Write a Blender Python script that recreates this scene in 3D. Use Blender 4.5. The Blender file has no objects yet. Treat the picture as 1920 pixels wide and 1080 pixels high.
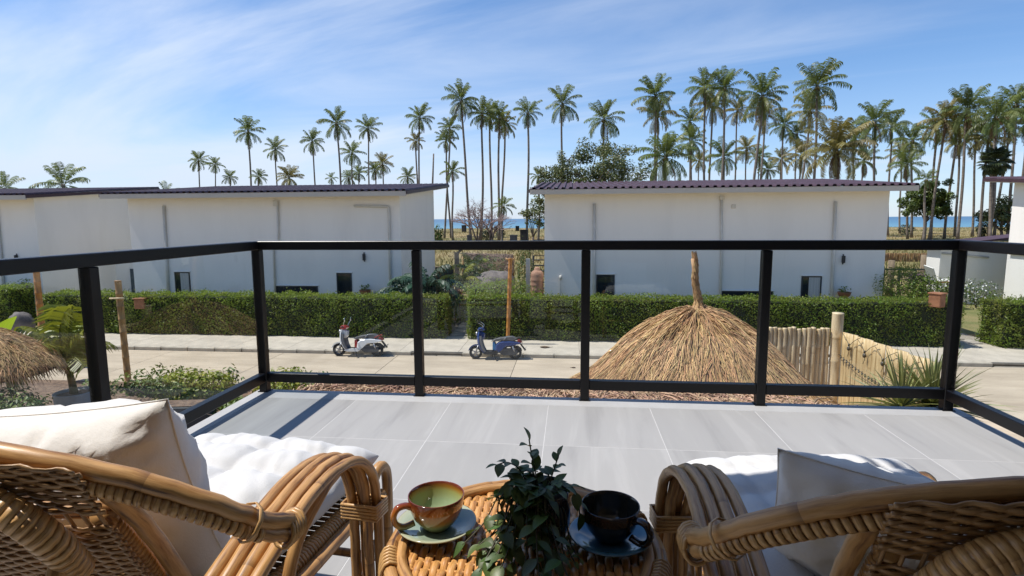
import bpy, math, random
import numpy as np
from mathutils import Vector, Matrix, Euler
random.seed(7)
RNG = np.random.default_rng(7)
S = bpy.context.scene
COL = S.collection
PI = math.pi
R = math.radians

# ------------------------------------------------------------------ camera, sky, sun, exposure
F_PX, PIT, ROL, YAW, CAMH = 1058.22, 0.122095686, -0.00553925, 0.10454018, 1.1204
cam_d = bpy.data.cameras.new('camera')
cam = bpy.data.objects.new('camera', cam_d)
COL.objects.link(cam)
cam_d.sensor_width = 36.0
cam_d.lens = 36.0 * F_PX / 1920.0
cam_d.clip_start = 0.03
cam_d.clip_end = 60000.0
_M = Matrix.Rotation(YAW, 4, 'Z') @ Matrix.Rotation(PI / 2 - PIT, 4, 'X') @ Matrix.Rotation(ROL, 4, 'Z')
cam.matrix_world = Matrix.Translation((0, 0, CAMH)) @ _M
S.camera = cam

SUN_EL = R(63.4)
SUN_DIR = Vector((1.0, 0.06, -2.0)).normalized()      # direction the light travels
sun_d = bpy.data.lights.new('sun', 'SUN')
sun_d.energy = 3.5
sun_d.angle = R(0.53)
sun_d.color = (1.0, 0.955, 0.89)
sun = bpy.data.objects.new('sun', sun_d)
COL.objects.link(sun)
sun.rotation_euler = SUN_DIR.to_track_quat('-Z', 'Y').to_euler()
sun.location = (-10, 0, 20)

W = bpy.data.worlds.new('World')
S.world = W
W.use_nodes = True
nt = W.node_tree
nt.nodes.clear()
def wn(t, **k):
    n = nt.nodes.new(t)
    for a, b in k.items():
        setattr(n, a, b)
    return n
def wl(a, b):
    nt.links.new(a, b)
w_out = wn('ShaderNodeOutputWorld')
w_bg = wn('ShaderNodeBackground')
w_bg.inputs['Strength'].default_value = 0.13
sky = wn('ShaderNodeTexSky', sky_type='NISHITA')
sky.sun_disc = False
sky.sun_elevation = SUN_EL
sky.sun_rotation = R(-90)
sky.air_density = 1.0
sky.dust_density = 0.1
sky.altitude = 1500
sky.ozone_density = 4.5
tc = wn('ShaderNodeTexCoord')
sep = wn('ShaderNodeSeparateXYZ')
wl(tc.outputs['Generated'], sep.inputs[0])
def wmath(op, a, b=None, clamp=False):
    n = wn('ShaderNodeMath', operation=op)
    n.use_clamp = clamp
    for i, x in enumerate((a, b)):
        if x is None:
            continue
        if isinstance(x, (int, float)):
            n.inputs[i].default_value = x
        else:
            wl(x, n.inputs[i])
    return n.outputs[0]
# cirrus on a flat layer high above: project the direction on a plane
zz = wmath('ADD', wmath('MAXIMUM', sep.outputs['Z'], 0.0), 0.16)
px_ = wmath('DIVIDE', sep.outputs['X'], zz)
py_ = wmath('DIVIDE', sep.outputs['Y'], zz)
comb = wn('ShaderNodeCombineXYZ')
wl(px_, comb.inputs[0]); wl(py_, comb.inputs[1])
mp = wn('ShaderNodeMapping')
mp.inputs['Rotation'].default_value = (0, 0, 0)
mp0 = wn('ShaderNodeMapping')
mp0.inputs['Rotation'].default_value = (0, 0, R(21))
wl(comb.outputs[0], mp0.inputs['Vector'])
mp.inputs["Scale"].default_value = (0.30, 1.05, 1)
wl(mp0.outputs[0], mp.inputs['Vector'])
mp.inputs['Location'].default_value = (5.1, 1.9, 0)
n1 = wn('ShaderNodeTexNoise')
n1.inputs['Scale'].default_value = 0.9; n1.inputs['Detail'].default_value = 9; n1.inputs['Roughness'].default_value = 0.56
n1.inputs['Distortion'].default_value = 0.7
wl(mp.outputs[0], n1.inputs['Vector'])
mp2 = wn('ShaderNodeMapping')
mp2.inputs['Rotation'].default_value = (0, 0, R(20))
mp2.inputs['Scale'].default_value = (0.22, 0.4, 1)
mp2.inputs['Location'].default_value = (3.1, 1.7, 0)
wl(comb.outputs[0], mp2.inputs['Vector'])
n2 = wn('ShaderNodeTexNoise')
n2.inputs['Scale'].default_value = 0.7; n2.inputs['Detail'].default_value = 3; n2.inputs['Roughness'].default_value = 0.5
wl(mp2.outputs[0], n2.inputs['Vector'])
# more cloud towards -X (the hazy side, over the sea to the left)
side = wmath('MULTIPLY', sep.outputs['X'], -0.20)
cov = wmath('ADD', wmath('ADD', wmath('MULTIPLY', n1.outputs['Fac'], 0.95), wmath('MULTIPLY', n2.outputs['Fac'], 0.42)), side)
low = wmath('MULTIPLY', wmath('SUBTRACT', 0.30, sep.outputs['Z']), 0.30)
cov = wmath('ADD', cov, low)
mr = wn('ShaderNodeMapRange')
mr.inputs['From Min'].default_value = 0.62; mr.inputs['From Max'].default_value = 0.98
mr.inputs['To Min'].default_value = 0.0; mr.inputs['To Max'].default_value = 0.80
mr.interpolation_type = 'SMOOTHSTEP'
wl(cov, mr.inputs['Value'])
mixc = wn('ShaderNodeMix', data_type='RGBA')
wl(mr.outputs[0], mixc.inputs['Factor'])
skyc = wn('ShaderNodeHueSaturation')
skyc.inputs['Saturation'].default_value = 1.12
skyc.inputs['Value'].default_value = 0.80
wl(sky.outputs[0], skyc.inputs['Color'])
wl(skyc.outputs[0], mixc.inputs[6])
mixc.inputs[7].default_value = (4.45, 4.75, 5.25, 1)
# pale bluish air low over the sea
hz_ = wmath('POWER', wmath('SUBTRACT', 1.0, wmath('DIVIDE', wmath('MAXIMUM', sep.outputs['Z'], 0.0), 0.30), True), 1.5)
mixh = wn('ShaderNodeMix', data_type='RGBA')
wl(wmath('MULTIPLY', hz_, 0.68), mixh.inputs['Factor'])
wl(mixc.outputs[2], mixh.inputs[6])
mixh.inputs[7].default_value = (2.7, 3.2, 4.05, 1)
wl(mixh.outputs[2], w_bg.inputs['Color'])
wl(w_bg.outputs[0], w_out.inputs[0])

S.view_settings.view_transform = 'Standard'
S.view_settings.look = 'None'
S.view_settings.gamma = 1.0
S.view_settings.exposure = 0.70
S.view_settings.use_curve_mapping = False
S.render.engine = 'CYCLES'
S.cycles.max_bounces = 8
S.cycles.diffuse_bounces = 4
S.cycles.glossy_bounces = 3
S.cycles.transmission_bounces = 4
S.cycles.transparent_max_bounces = 12
S.cycles.caustics_reflective = False
S.cycles.caustics_refractive = False
S.cycles.sample_clamp_indirect = 6.0
S.cycles.use_denoising = True

# ------------------------------------------------------------------ a pixel of the 1920x1080 photograph -> a place in the scene
def ray(px, py):
    X, Y = px - 960.0, py - 540.0
    c, s = math.cos(ROL), math.sin(ROL)
    X, Y = c * X + s * Y, -s * X + c * Y
    x, u = X / F_PX, -Y / F_PX
    cp, sp = math.cos(PIT), math.sin(PIT)
    y, z = cp + u * sp, -sp + u * cp
    c, s = math.cos(YAW), math.sin(YAW)
    return (c * x - s * y, s * x + c * y, z)
def at_y(px, py, Y):
    r = ray(px, py); t = Y / r[1]
    return Vector((r[0] * t, Y, CAMH + r[2] * t))
def at_z(px, py, Z):
    r = ray(px, py); t = (Z - CAMH) / r[2]
    return Vector((r[0] * t, r[1] * t, Z))

# ------------------------------------------------------------------ object helpers
def tag(o, label=None, cat=None, group=None, kind=None):
    if label: o['label'] = label
    if cat: o['category'] = cat
    if group: o['group'] = group
    if kind: o['kind'] = kind
    return o
def empty(name, loc=(0, 0, 0), rz=0.0, label=None, cat=None, group=None, parent=None):
    o = bpy.data.objects.new(name, None)
    o.empty_display_size = 0.1
    COL.objects.link(o)
    o.location = loc
    o.rotation_euler = (0, 0, rz)
    if parent: o.parent = parent
    return tag(o, label, cat, group)
def link_mesh(name, me, parent=None, loc=None, rot=None, scale=None):
    o = bpy.data.objects.new(name, me)
    COL.objects.link(o)
    if parent: o.parent = parent
    if loc is not None: o.location = loc
    if rot is not None: o.rotation_euler = rot
    if scale is not None: o.scale = scale if not isinstance(scale, (int, float)) else (scale,) * 3
    return o
def copy_tree(o, parent=None):
    c = o.copy(); COL.objects.link(c)
    if parent: c.parent = parent
    for ch in o.children:
        copy_tree(ch, c)
    return c

class MB:
    """collects faces, then builds ONE mesh object"""
    def __init__(s):
        s.v = []; s.f = []; s.uv = []; s.sm = []
    def add(s, verts, faces, uvs=None, smooth=False):
        b = len(s.v)
        s.v += [tuple(p) for p in verts]
        for i, f in enumerate(faces):
            s.f.append([b + k for k in f])
            s.sm.append(smooth)
            s.uv += uvs[i] if uvs else [(0.0, 0.0)] * len(f)
        return s
    def box(s, x0, x1, y0, y1, z0, z1, M=None, bev=0.0):
        if bev > 0:
            return s.bevbox(x0, x1, y0, y1, z0, z1, bev, M)
        P = [(x0, y0, z0), (x1, y0, z0), (x1, y1, z0), (x0, y1, z0), (x0, y0, z1), (x1, y0, z1), (x1, y1, z1), (x0, y1, z1)]
        if M is not None: P = [M @ Vector(p) for p in P]
        return s.add(P, [(0, 3, 2, 1), (4, 5, 6, 7), (0, 1, 5, 4), (1, 2, 6, 5), (2, 3, 7, 6), (3, 0, 4, 7)])
    def bevbox(s, x0, x1, y0, y1, z0, z1, b, M=None):
        P = []
        for (z, i) in ((z0, b), (z0 + b, 0), (z1 - b, 0), (z1, b)):
            X0, X1, Y0, Y1 = x0 + i, x1 - i, y0 + i, y1 - i
            k = b * (1 if i == 0 else 0.35)
            P += [(X0 + k, Y0, z), (X1 - k, Y0, z), (X1, Y0 + k, z), (X1, Y1 - k, z), (X1 - k, Y1, z), (X0 + k, Y1, z), (X0, Y1 - k, z), (X0, Y0 + k, z)]
        if M is not None: P = [M @ Vector(p) for p in P]
        F = [tuple(range(7, -1, -1)), tuple(range(24, 32))]
        for l in range(3):
            for i in range(8):
                j = (i + 1) % 8
                F.append((l * 8 + i, l * 8 + j, l * 8 + 8 + j, l * 8 + 8 + i))
        return s.add(P, F)
    def tube(s, pts, r, n=8, caps=True, flat=1.0, up=None, closed=False, ups=None):
        pts = [Vector(p) for p in pts]
        m = len(pts)
        rs = r if isinstance(r, (list, tuple)) else [r] * m
        T = []
        for i in range(m):
            if closed:
                t = pts[(i + 1) % m] - pts[i - 1]
            else:
                t = pts[min(i + 1, m - 1)] - pts[max(i - 1, 0)]
            T.append(t.normalized() if t.length > 1e-9 else Vector((0, 0, 1)))
        ref = Vector(up) if up is not None else (Vector((0, 0, 1)) if abs(T[0].z) < 0.9 else Vector((1, 0, 0)))
        nrm = (ref - T[0] * ref.dot(T[0])).normalized()
        V = []; L = [0.0]
        for i in range(m):
            if i: L.append(L[-1] + (pts[i] - pts[i - 1]).length)
            if up is not None or ups is not None:
                q = Vector(ups[i] if ups is not None else up)
                nn = q - T[i] * q.dot(T[i])
            else:
                nn = nrm - T[i] * nrm.dot(T[i])
            if nn.length < 1e-6: nn = T[i].orthogonal()
            nrm = nn.normalized()
            bn = T[i].cross(nrm)
            for k in range(n):
                a = 2 * PI * k / n
                V.append(pts[i] + nrm * (math.cos(a) * rs[i] * flat) + bn * (math.sin(a) * rs[i]))
        Fc = []; U = []
        rng = m if closed else m - 1
        for i in range(rng):
            i2 = (i + 1) % m
            l0, l1 = L[i], (L[i2] if i2 else L[i] + 0.02)
            for k in range(n):
                k2 = (k + 1) % n
                Fc.append((i * n + k, i * n + k2, i2 * n + k2, i2 * n + k))
                U.append([(l0, k / n), (l0, (k + 1) / n), (l1, (k + 1) / n), (l1, k / n)])
        if caps and not closed:
            Fc.append(tuple(range(n - 1, -1, -1))); U.append([(L[0], 0.0)] * n)
            Fc.append(tuple(range((m - 1) * n, m * n))); U.append([(L[-1], 0.0)] * n)
        return s.add(V, Fc, U, smooth=True)
    def lathe(s, prof, n=24, M=None, cap=False):
        V = []; Fc = []; U = []
        for (r, z) in prof:
            for k in range(n):
                a = 2 * PI * k / n
                V.append(Vector((r * math.cos(a), r * math.sin(a), z)))
        if M is not None: V = [M @ p for p in V]
        for i in range(len(prof) - 1):
            for k in range(n):
                k2 = (k + 1) % n
                Fc.append((i * n + k, i * n + k2, (i + 1) * n + k2, (i + 1) * n + k))
                U.append([(k / n, prof[i][1]), ((k + 1) / n, prof[i][1]), ((k + 1) / n, prof[i + 1][1]), (k / n, prof[i + 1][1])])
        if cap:
            Fc.append(tuple(range(n - 1, -1, -1))); U.append([(0, 0)] * n)
            Fc.append(tuple(range((len(prof) - 1) * n, len(prof) * n))); U.append([(0, 0)] * n)
        return s.add(V, Fc, U, smooth=True)
    def prism(s, prof, y0, y1, b=0.01, M=None, axis='y'):
        """profile in x,z extruded along y, edges rounded by an inset b"""
        m = len(prof)
        cx = sum(p[0] for p in prof) / m; cz = sum(p[1] for p in prof) / m
        def ins(k):
            o = []
            for x, z in prof:
                d = math.hypot(x - cx, z - cz) or 1
                o.append((cx + (x - cx) * (1 - k / d), cz + (z - cz) * (1 - k / d)))
            return o
        loops = [(y0, ins(b)), (y0 + b * 0.35, ins(b * 0.3)), (y0 + b, prof), (y1 - b, prof), (y1 - b * 0.35, ins(b * 0.3)), (y1, ins(b))]
        V = []
        for y, pr in loops:
            for x, z in pr:
                V.append(Vector((x, y, z)))
        if M is not None: V = [M @ p for p in V]
        Fc = [tuple(range(m)), tuple(range(6 * m - 1, 5 * m - 1, -1))]
        for l in range(5):
            for i in range(m):
                j = (i + 1) % m
                Fc.append((l * m + j, l * m + i, (l + 1) * m + i, (l + 1) * m + j))
        return s.add(V, Fc)
    def sphere(s, c, r, n=12, m=8, sc=(1, 1, 1)):
        V = []; Fc = []
        for i in range(m + 1):
            t = PI * i / m
            for k in range(n):
                a = 2 * PI * k / n
                V.append((c[0] + r * sc[0] * math.sin(t) * math.cos(a), c[1] + r * sc[1] * math.sin(t) * math.sin(a), c[2] + r * sc[2] * math.cos(t)))
        for i in range(m):
            for k in range(n):
                k2 = (k + 1) % n
                Fc.append((i * n + k, (i + 1) * n + k, (i + 1) * n + k2, i * n + k2))
        return s.add(V, Fc, smooth=True)
    def mesh(s, name, mat, smooth=None):
        me = bpy.data.meshes.new(name)
        me.from_pydata(s.v, [], s.f)
        uvl = me.uv_layers.new(name='UVMap')
        uvl.data.foreach_set('uv', np.array(s.uv, dtype=np.float32).ravel())
        sm = s.sm if smooth is None else [smooth] * len(s.f)
        me.polygons.foreach_set('use_smooth', sm)
        for m_ in (mat if isinstance(mat, (list, tuple)) else [mat]):
            me.materials.append(m_)
        me.update()
        return me
    def build(s, name, mat, parent=None, loc=None, rot=None, smooth=None):
        return link_mesh(name, s.mesh(name, mat, smooth), parent, loc, rot)

def np_mesh(name, V, F, mat, smooth=False):
    """V (n,3), F (m,k) numpy -> mesh, fast"""
    me = bpy.data.meshes.new(name)
    V = np.ascontiguousarray(V, dtype=np.float32); F = np.ascontiguousarray(F, dtype=np.int32)
    m, k = F.shape
    me.vertices.add(len(V)); me.vertices.foreach_set('co', V.ravel())
    me.loops.add(m * k); me.loops.foreach_set('vertex_index', F.ravel())
    me.polygons.add(m)
    me.polygons.foreach_set('loop_start', np.arange(0, m * k, k, dtype=np.int32))
    me.polygons.foreach_set('loop_total', np.full(m, k, dtype=np.int32))
    if smooth: me.polygons.foreach_set('use_smooth', np.ones(m, dtype=bool))
    for m_ in (mat if isinstance(mat, (list, tuple)) else [mat]):
        me.materials.append(m_)
    me.update(calc_edges=True)
    me.validate()
    return me
def norm(a):
    return a / np.maximum(np.linalg.norm(a, axis=-1, keepdims=True), 1e-9)
def leaf_cloud(C, N, length, width, spread=0.8, rng=RNG):
    """folded leaf (2 quads around the midrib) at each centre, facing roughly N"""
    n = len(C)
    N = norm(N + rng.normal(0, spread, (n, 3)))
    t = norm(np.cross(N, rng.normal(0, 1, (n, 3))))
    b = np.cross(N, t)
    L = (length * rng.uniform(0.65, 1.3, (n, 1))); Wd = (width * rng.uniform(0.7, 1.25, (n, 1)))
    a = C - t * L * 0.5; c = C + t * L * 0.5
    l = C + b * Wd * 0.5 + N * Wd * 0.22 - t * L * 0.05; r_ = C - b * Wd * 0.5 + N * Wd * 0.22 - t * L * 0.05
    V = np.stack([a, l, c, r_], 1).reshape(-1, 3)
    i = np.arange(n)[:, None] * 4
    F = np.concatenate([i + np.array([[0, 2, 1]]), i + np.array([[0, 3, 2]])], 0)
    return V, F
def strips(P0, P1, P2, wid, rng=RNG, taper=0.5):
    """thin three-sided straws along P0-P1-P2 -> V,F"""
    n = len(P0)
    d = norm(P2 - P0)
    u = norm(np.cross(d, rng.normal(0, 1, (n, 3))))
    w = np.cross(d, u)
    wid = wid * np.ones((n, 1))
    rings = []
    for P, k in ((P0, 1.0), (P1, 0.9), (P2, taper)):
        for a in (0, 2 * PI / 3, 4 * PI / 3):
            rings.append(P + (u * math.cos(a) + w * math.sin(a)) * wid * k * 0.5)
    V = np.stack(rings, 1).reshape(-1, 3)
    i = np.arange(n)[:, None] * 9
    fs = []
    for s_ in (0, 3):
        for k in range(3):
            k2 = (k + 1) % 3
            fs.append(i + np.array([[s_ + k, s_ + k2, s_ + 3 + k2, s_ + 3 + k]]))
    return V, np.concatenate(fs, 0)

# ------------------------------------------------------------------ materials
MATS = {}
def mat(name, col, rough=0.6, var=0.0, scale=8.0, bump=0.0, bscale=None, metal=0.0, spec=0.5, coat=0.0, trans=0.0,
        island=0.0, objrand=0.0, col2=None, stretch=None, detail=5.0, coord='Object', hue=None, lo=0.35, hi=0.65, transcol=None):
    """principled with noise between col and col2 (or col*(1-var)), bump, random per leaf / object"""
    if name in MATS: return MATS[name]
    m = bpy.data.materials.new(name); m.use_nodes = True
    t = m.node_tree; N = t.nodes; Lk = t.links
    p = N['Principled BSDF']; out = N['Material Output']
    p.inputs['Roughness'].default_value = rough
    p.inputs['Metallic'].default_value = metal
    p.inputs['Specular IOR Level'].default_value = spec
    p.inputs['Coat Weight'].default_value = coat
    c4 = (*col, 1)
    src = None
    tcn = N.new('ShaderNodeTexCoord')
    vec = tcn.outputs[coord]
    if stretch is not None:
        mpn = N.new('ShaderNodeMapping'); mpn.inputs['Scale'].default_value = stretch
        Lk.new(vec, mpn.inputs['Vector']); vec = mpn.outputs[0]
    if var or col2:
        nz = N.new('ShaderNodeTexNoise'); nz.inputs['Scale'].default_value = scale; nz.inputs['Detail'].default_value = detail
        nz.inputs['Roughness'].default_value = 0.6
        Lk.new(vec, nz.inputs['Vector'])
        mrn = N.new('ShaderNodeMapRange'); mrn.inputs['From Min'].default_value = lo; mrn.inputs['From Max'].default_value = hi
        Lk.new(nz.outputs['Fac'], mrn.inputs['Value'])
        mx = N.new('ShaderNodeMix'); mx.data_type = 'RGBA'
        mx.inputs[6].default_value = c4
        mx.inputs[7].default_value = (*(col2 or tuple(c * (1 - var) for c in col)), 1)
        Lk.new(mrn.outputs[0], mx.inputs['Factor'])
        src = mx.outputs[2]
    for amount, kind in ((island, 'i'), (objrand, 'o')):
        if amount:
            if kind == 'i':
                g = N.new('ShaderNodeNewGeometry'); rnd = g.outputs['Random Per Island']
            else:
                g = N.new('ShaderNodeObjectInfo'); rnd = g.outputs['Random']
            hs = N.new('ShaderNodeHueSaturation')
            mv = N.new('ShaderNodeMapRange'); mv.inputs['To Min'].default_value = 1 - amount; mv.inputs['To Max'].default_value = 1 + amount
            Lk.new(rnd, mv.inputs['Value']); Lk.new(mv.outputs[0], hs.inputs['Value'])
            if hue:
                mh = N.new('ShaderNodeMapRange'); mh.inputs['To Min'].default_value = 0.5 - hue; mh.inputs['To Max'].default_value = 0.5 + hue
                ml = N.new('ShaderNodeMath'); ml.operation = 'FRACT'
                mm = N.new('ShaderNodeMath'); mm.operation = 'MULTIPLY'; mm.inputs[1].default_value = 7.31
                Lk.new(rnd, mm.inputs[0]); Lk.new(mm.outputs[0], ml.inputs[0]); Lk.new(ml.outputs[0], mh.inputs['Value'])
                Lk.new(mh.outputs[0], hs.inputs['Hue'])
            if src is not None: Lk.new(src, hs.inputs['Color'])
            else: hs.inputs['Color'].default_value = c4
            src = hs.outputs[0]
    if src is not None: Lk.new(src, p.inputs['Base Color'])
    else: p.inputs['Base Color'].default_value = c4
    if bump:
        nb = N.new('ShaderNodeTexNoise'); nb.inputs['Scale'].default_value = bscale or scale * 3; nb.inputs['Detail'].default_value = 4
        Lk.new(vec, nb.inputs['Vector'])
        bn = N.new('ShaderNodeBump'); bn.inputs['Strength'].default_value = bump; bn.inputs['Distance'].default_value = 0.02
        Lk.new(nb.outputs['Fac'], bn.inputs['Height']); Lk.new(bn.outputs[0], p.inputs['Normal'])
    if trans:
        tr = N.new('ShaderNodeBsdfTranslucent')
        if transcol: tr.inputs['Color'].default_value = (*transcol, 1)
        elif src is not None: Lk.new(src, tr.inputs['Color'])
        else: tr.inputs['Color'].default_value = c4
        ms = N.new('ShaderNodeMixShader'); ms.inputs[0].default_value = trans
        Lk.new(p.outputs[0], ms.inputs[1]); Lk.new(tr.outputs[0], ms.inputs[2]); Lk.new(ms.outputs[0], out.inputs['Surface'])
    MATS[name] = m
    return m
# ------------------------------------------------------------------ special materials
def node_mat(name):
    m = bpy.data.materials.new(name); m.use_nodes = True
    t = m.node_tree
    return m, t.nodes, t.links, t.nodes['Principled BSDF'], t.nodes['Material Output']
def ramp(N, L, fac, stops):
    r = N.new('ShaderNodeValToRGB')
    e = r.color_ramp.elements
    e[0].position, e[0].color = stops[0][0], (*stops[0][1], 1)
    e[1].position, e[1].color = stops[-1][0], (*stops[-1][1], 1)
    for p_, c_ in stops[1:-1]:
        q = e.new(p_); q.color = (*c_, 1)
    L.new(fac, r.inputs[0])
    return r.outputs[0]
def cane_mat(name, a, b, d, rough=0.32, freq=7.0, coat=0.25):
    m, N, L, p, o = node_mat(name)
    uv = N.new('ShaderNodeUVMap'); uv.uv_map = 'UVMap'
    mp_ = N.new('ShaderNodeMapping'); mp_.inputs['Scale'].default_value = (freq, 5.0, 1)
    L.new(uv.outputs[0], mp_.inputs[0])
    oi = N.new('ShaderNodeObjectInfo')
    ad = N.new('ShaderNodeVectorMath'); ad.operation = 'ADD'
    L.new(mp_.outputs[0], ad.inputs[0])
    sc = N.new('ShaderNodeMath'); sc.operation = 'MULTIPLY'; sc.inputs[1].default_value = 37.0
    L.new(oi.outputs['Random'], sc.inputs[0]); L.new(sc.outputs[0], ad.inputs[1])
    n_ = N.new('ShaderNodeTexNoise'); n_.inputs['Scale'].default_value = 1.6; n_.inputs['Detail'].default_value = 6; n_.inputs['Roughness'].default_value = 0.65
    L.new(ad.outputs[0], n_.inputs['Vector'])
    colr = ramp(N, L, n_.outputs['Fac'], [(0.33, d), (0.43, b), (0.56, a), (0.74, tuple(min(1, c * 1.25) for c in a))])
    # dark rings of the nodes of the cane
    sx = N.new('ShaderNodeSeparateXYZ'); L.new(ad.outputs[0], sx.inputs[0])
    fr = N.new('ShaderNodeMath'); fr.operation = 'FRACT'
    mu = N.new('ShaderNodeMath'); mu.operation = 'MULTIPLY'; mu.inputs[1].default_value = 0.62
    L.new(sx.outputs[0], mu.inputs[0]); L.new(mu.outputs[0], fr.inputs[0])
    lt = N.new('ShaderNodeMapRange'); lt.inputs['From Min'].default_value = 0.0; lt.inputs['From Max'].default_value = 0.045
    lt.inputs['To Min'].default_value = 0.55; lt.inputs['To Max'].default_value = 0.0
    L.new(fr.outputs[0], lt.inputs['Value'])
    mx = N.new('ShaderNodeMix'); mx.data_type = 'RGBA'; mx.inputs[7].default_value = (*d, 1)
    L.new(lt.outputs[0], mx.inputs['Factor']); L.new(colr, mx.inputs[6]); L.new(mx.outputs[2], p.inputs['Base Color'])
    p.inputs['Roughness'].default_value = rough; p.inputs['Coat Weight'].default_value = coat; p.inputs['Coat Roughness'].default_value = 0.3
    bn = N.new('ShaderNodeBump'); bn.inputs['Strength'].default_value = 0.25; bn.inputs['Distance'].default_value = 0.003
    L.new(n_.outputs['Fac'], bn.inputs['Height']); L.new(bn.outputs[0], p.inputs['Normal'])
    return m
CANE = cane_mat('rattan_cane', (0.50, 0.28, 0.105), (0.34, 0.168, 0.054), (0.085, 0.036, 0.015), freq=5.0, rough=.42, coat=.1)
CANE_L = cane_mat('rattan_cane_pale', (0.56, 0.31, 0.11), (0.46, 0.23, 0.07), (0.24, 0.10, 0.03))
WRAP = cane_mat('rattan_binding', (0.55, 0.33, 0.13), (0.43, 0.235, 0.08), (0.20, 0.09, 0.03), rough=0.42, freq=14)
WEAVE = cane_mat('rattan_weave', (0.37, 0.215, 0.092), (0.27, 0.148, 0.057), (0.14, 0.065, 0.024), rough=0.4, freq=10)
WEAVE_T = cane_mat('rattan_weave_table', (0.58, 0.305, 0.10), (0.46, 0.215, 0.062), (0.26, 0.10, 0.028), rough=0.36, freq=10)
CORE = mat('rattan_core_dark', (0.05, 0.022, 0.009), 0.7)

# ------------------------------------------------------------------ the ground
def smooth(a, b, x):
    t = min(1, max(0, (x - a) / (b - a)))
    return t * t * (3 - 2 * t)
GZ = -3.4
def ground_h(x, y):
    h = GZ + 1.25 * smooth(30, 52, y)
    h += (0.16 * math.sin(x * 0.11 + 1.3) * math.sin(y * 0.093) + 0.09 * math.sin(x * 0.31 + y * 0.17)) * smooth(34, 50, y)
    h -= 3.6 * smooth(186, 236, y)
    return h
def build_ground():
    xs = np.concatenate([np.linspace(-9000, -420, 14), np.linspace(-360, 360, 120), np.linspace(420, 9000, 14)])
    ys = np.concatenate([np.linspace(-60, 22, 20), np.linspace(24, 240, 130), [300, 500]])
    V = [(x, y, ground_h(x, y) if y < 260 else -9.0) for y in ys for x in xs]
    nx = len(xs)
    F = [(j * nx + i, j * nx + i + 1, (j + 1) * nx + i + 1, (j + 1) * nx + i) for j in range(len(ys) - 1) for i in range(nx - 1)]
    m, N, L, p, o = node_mat('ground_soil_grass')
    tcn = N.new('ShaderNodeTexCoord')
    n1_ = N.new('ShaderNodeTexNoise'); n1_.inputs['Scale'].default_value = 0.075; n1_.inputs['Detail'].default_value = 8
    n2_ = N.new('ShaderNodeTexNoise'); n2_.inputs['Scale'].default_value = 1.3; n2_.inputs['Detail'].default_value = 8; n2_.inputs['Roughness'].default_value = 0.7
    for n_ in (n1_, n2_): L.new(tcn.outputs['Object'], n_.inputs['Vector'])
    c1 = ramp(N, L, n1_.outputs['Fac'], [(0.36, (0.13, 0.14, 0.04)), (0.48, (0.22, 0.18, 0.06)), (0.62, (0.33, 0.245, 0.11))])
    c2 = ramp(N, L, n2_.outputs['Fac'], [(0.3, (0.10, 0.085, 0.03)), (0.7, (0.34, 0.25, 0.11))])
    mx = N.new('ShaderNodeMix'); mx.data_type = 'RGBA'; mx.inputs['Factor'].default_value = 0.45
    L.new(c1, mx.inputs[6]); L.new(c2, mx.inputs[7])
    # pale sand on the beach
    sx = N.new('ShaderNodeSeparateXYZ'); L.new(tcn.outputs['Object'], sx.inputs[0])
    mr_ = N.new('ShaderNodeMapRange'); mr_.inputs['From Min'].default_value = 196; mr_.inputs['From Max'].default_value = 206
    L.new(sx.outputs[1], mr_.inputs['Value'])
    mx2 = N.new('ShaderNodeMix'); mx2.data_type = 'RGBA'; mx2.inputs[7].default_value = (0.52, 0.45, 0.33, 1)
    L.new(mr_.outputs[0], mx2.inputs['Factor']); L.new(mx.outputs[2], mx2.inputs[6])
    L.new(mx2.outputs[2], p.inputs['Base Color']); p.inputs['Roughness'].default_value = 0.95
    bn = N.new('ShaderNodeBump'); bn.inputs['Strength'].default_value = 0.6; bn.inputs['Distance'].default_value = 0.06
    L.new(n2_.outputs['Fac'], bn.inputs['Height']); L.new(bn.outputs[0], p.inputs['Normal'])
    o_ = link_mesh('ground', np_mesh('ground', np.array(V), np.array(F), m, True))
    tag(o_, kind='structure')
build_ground()

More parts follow.
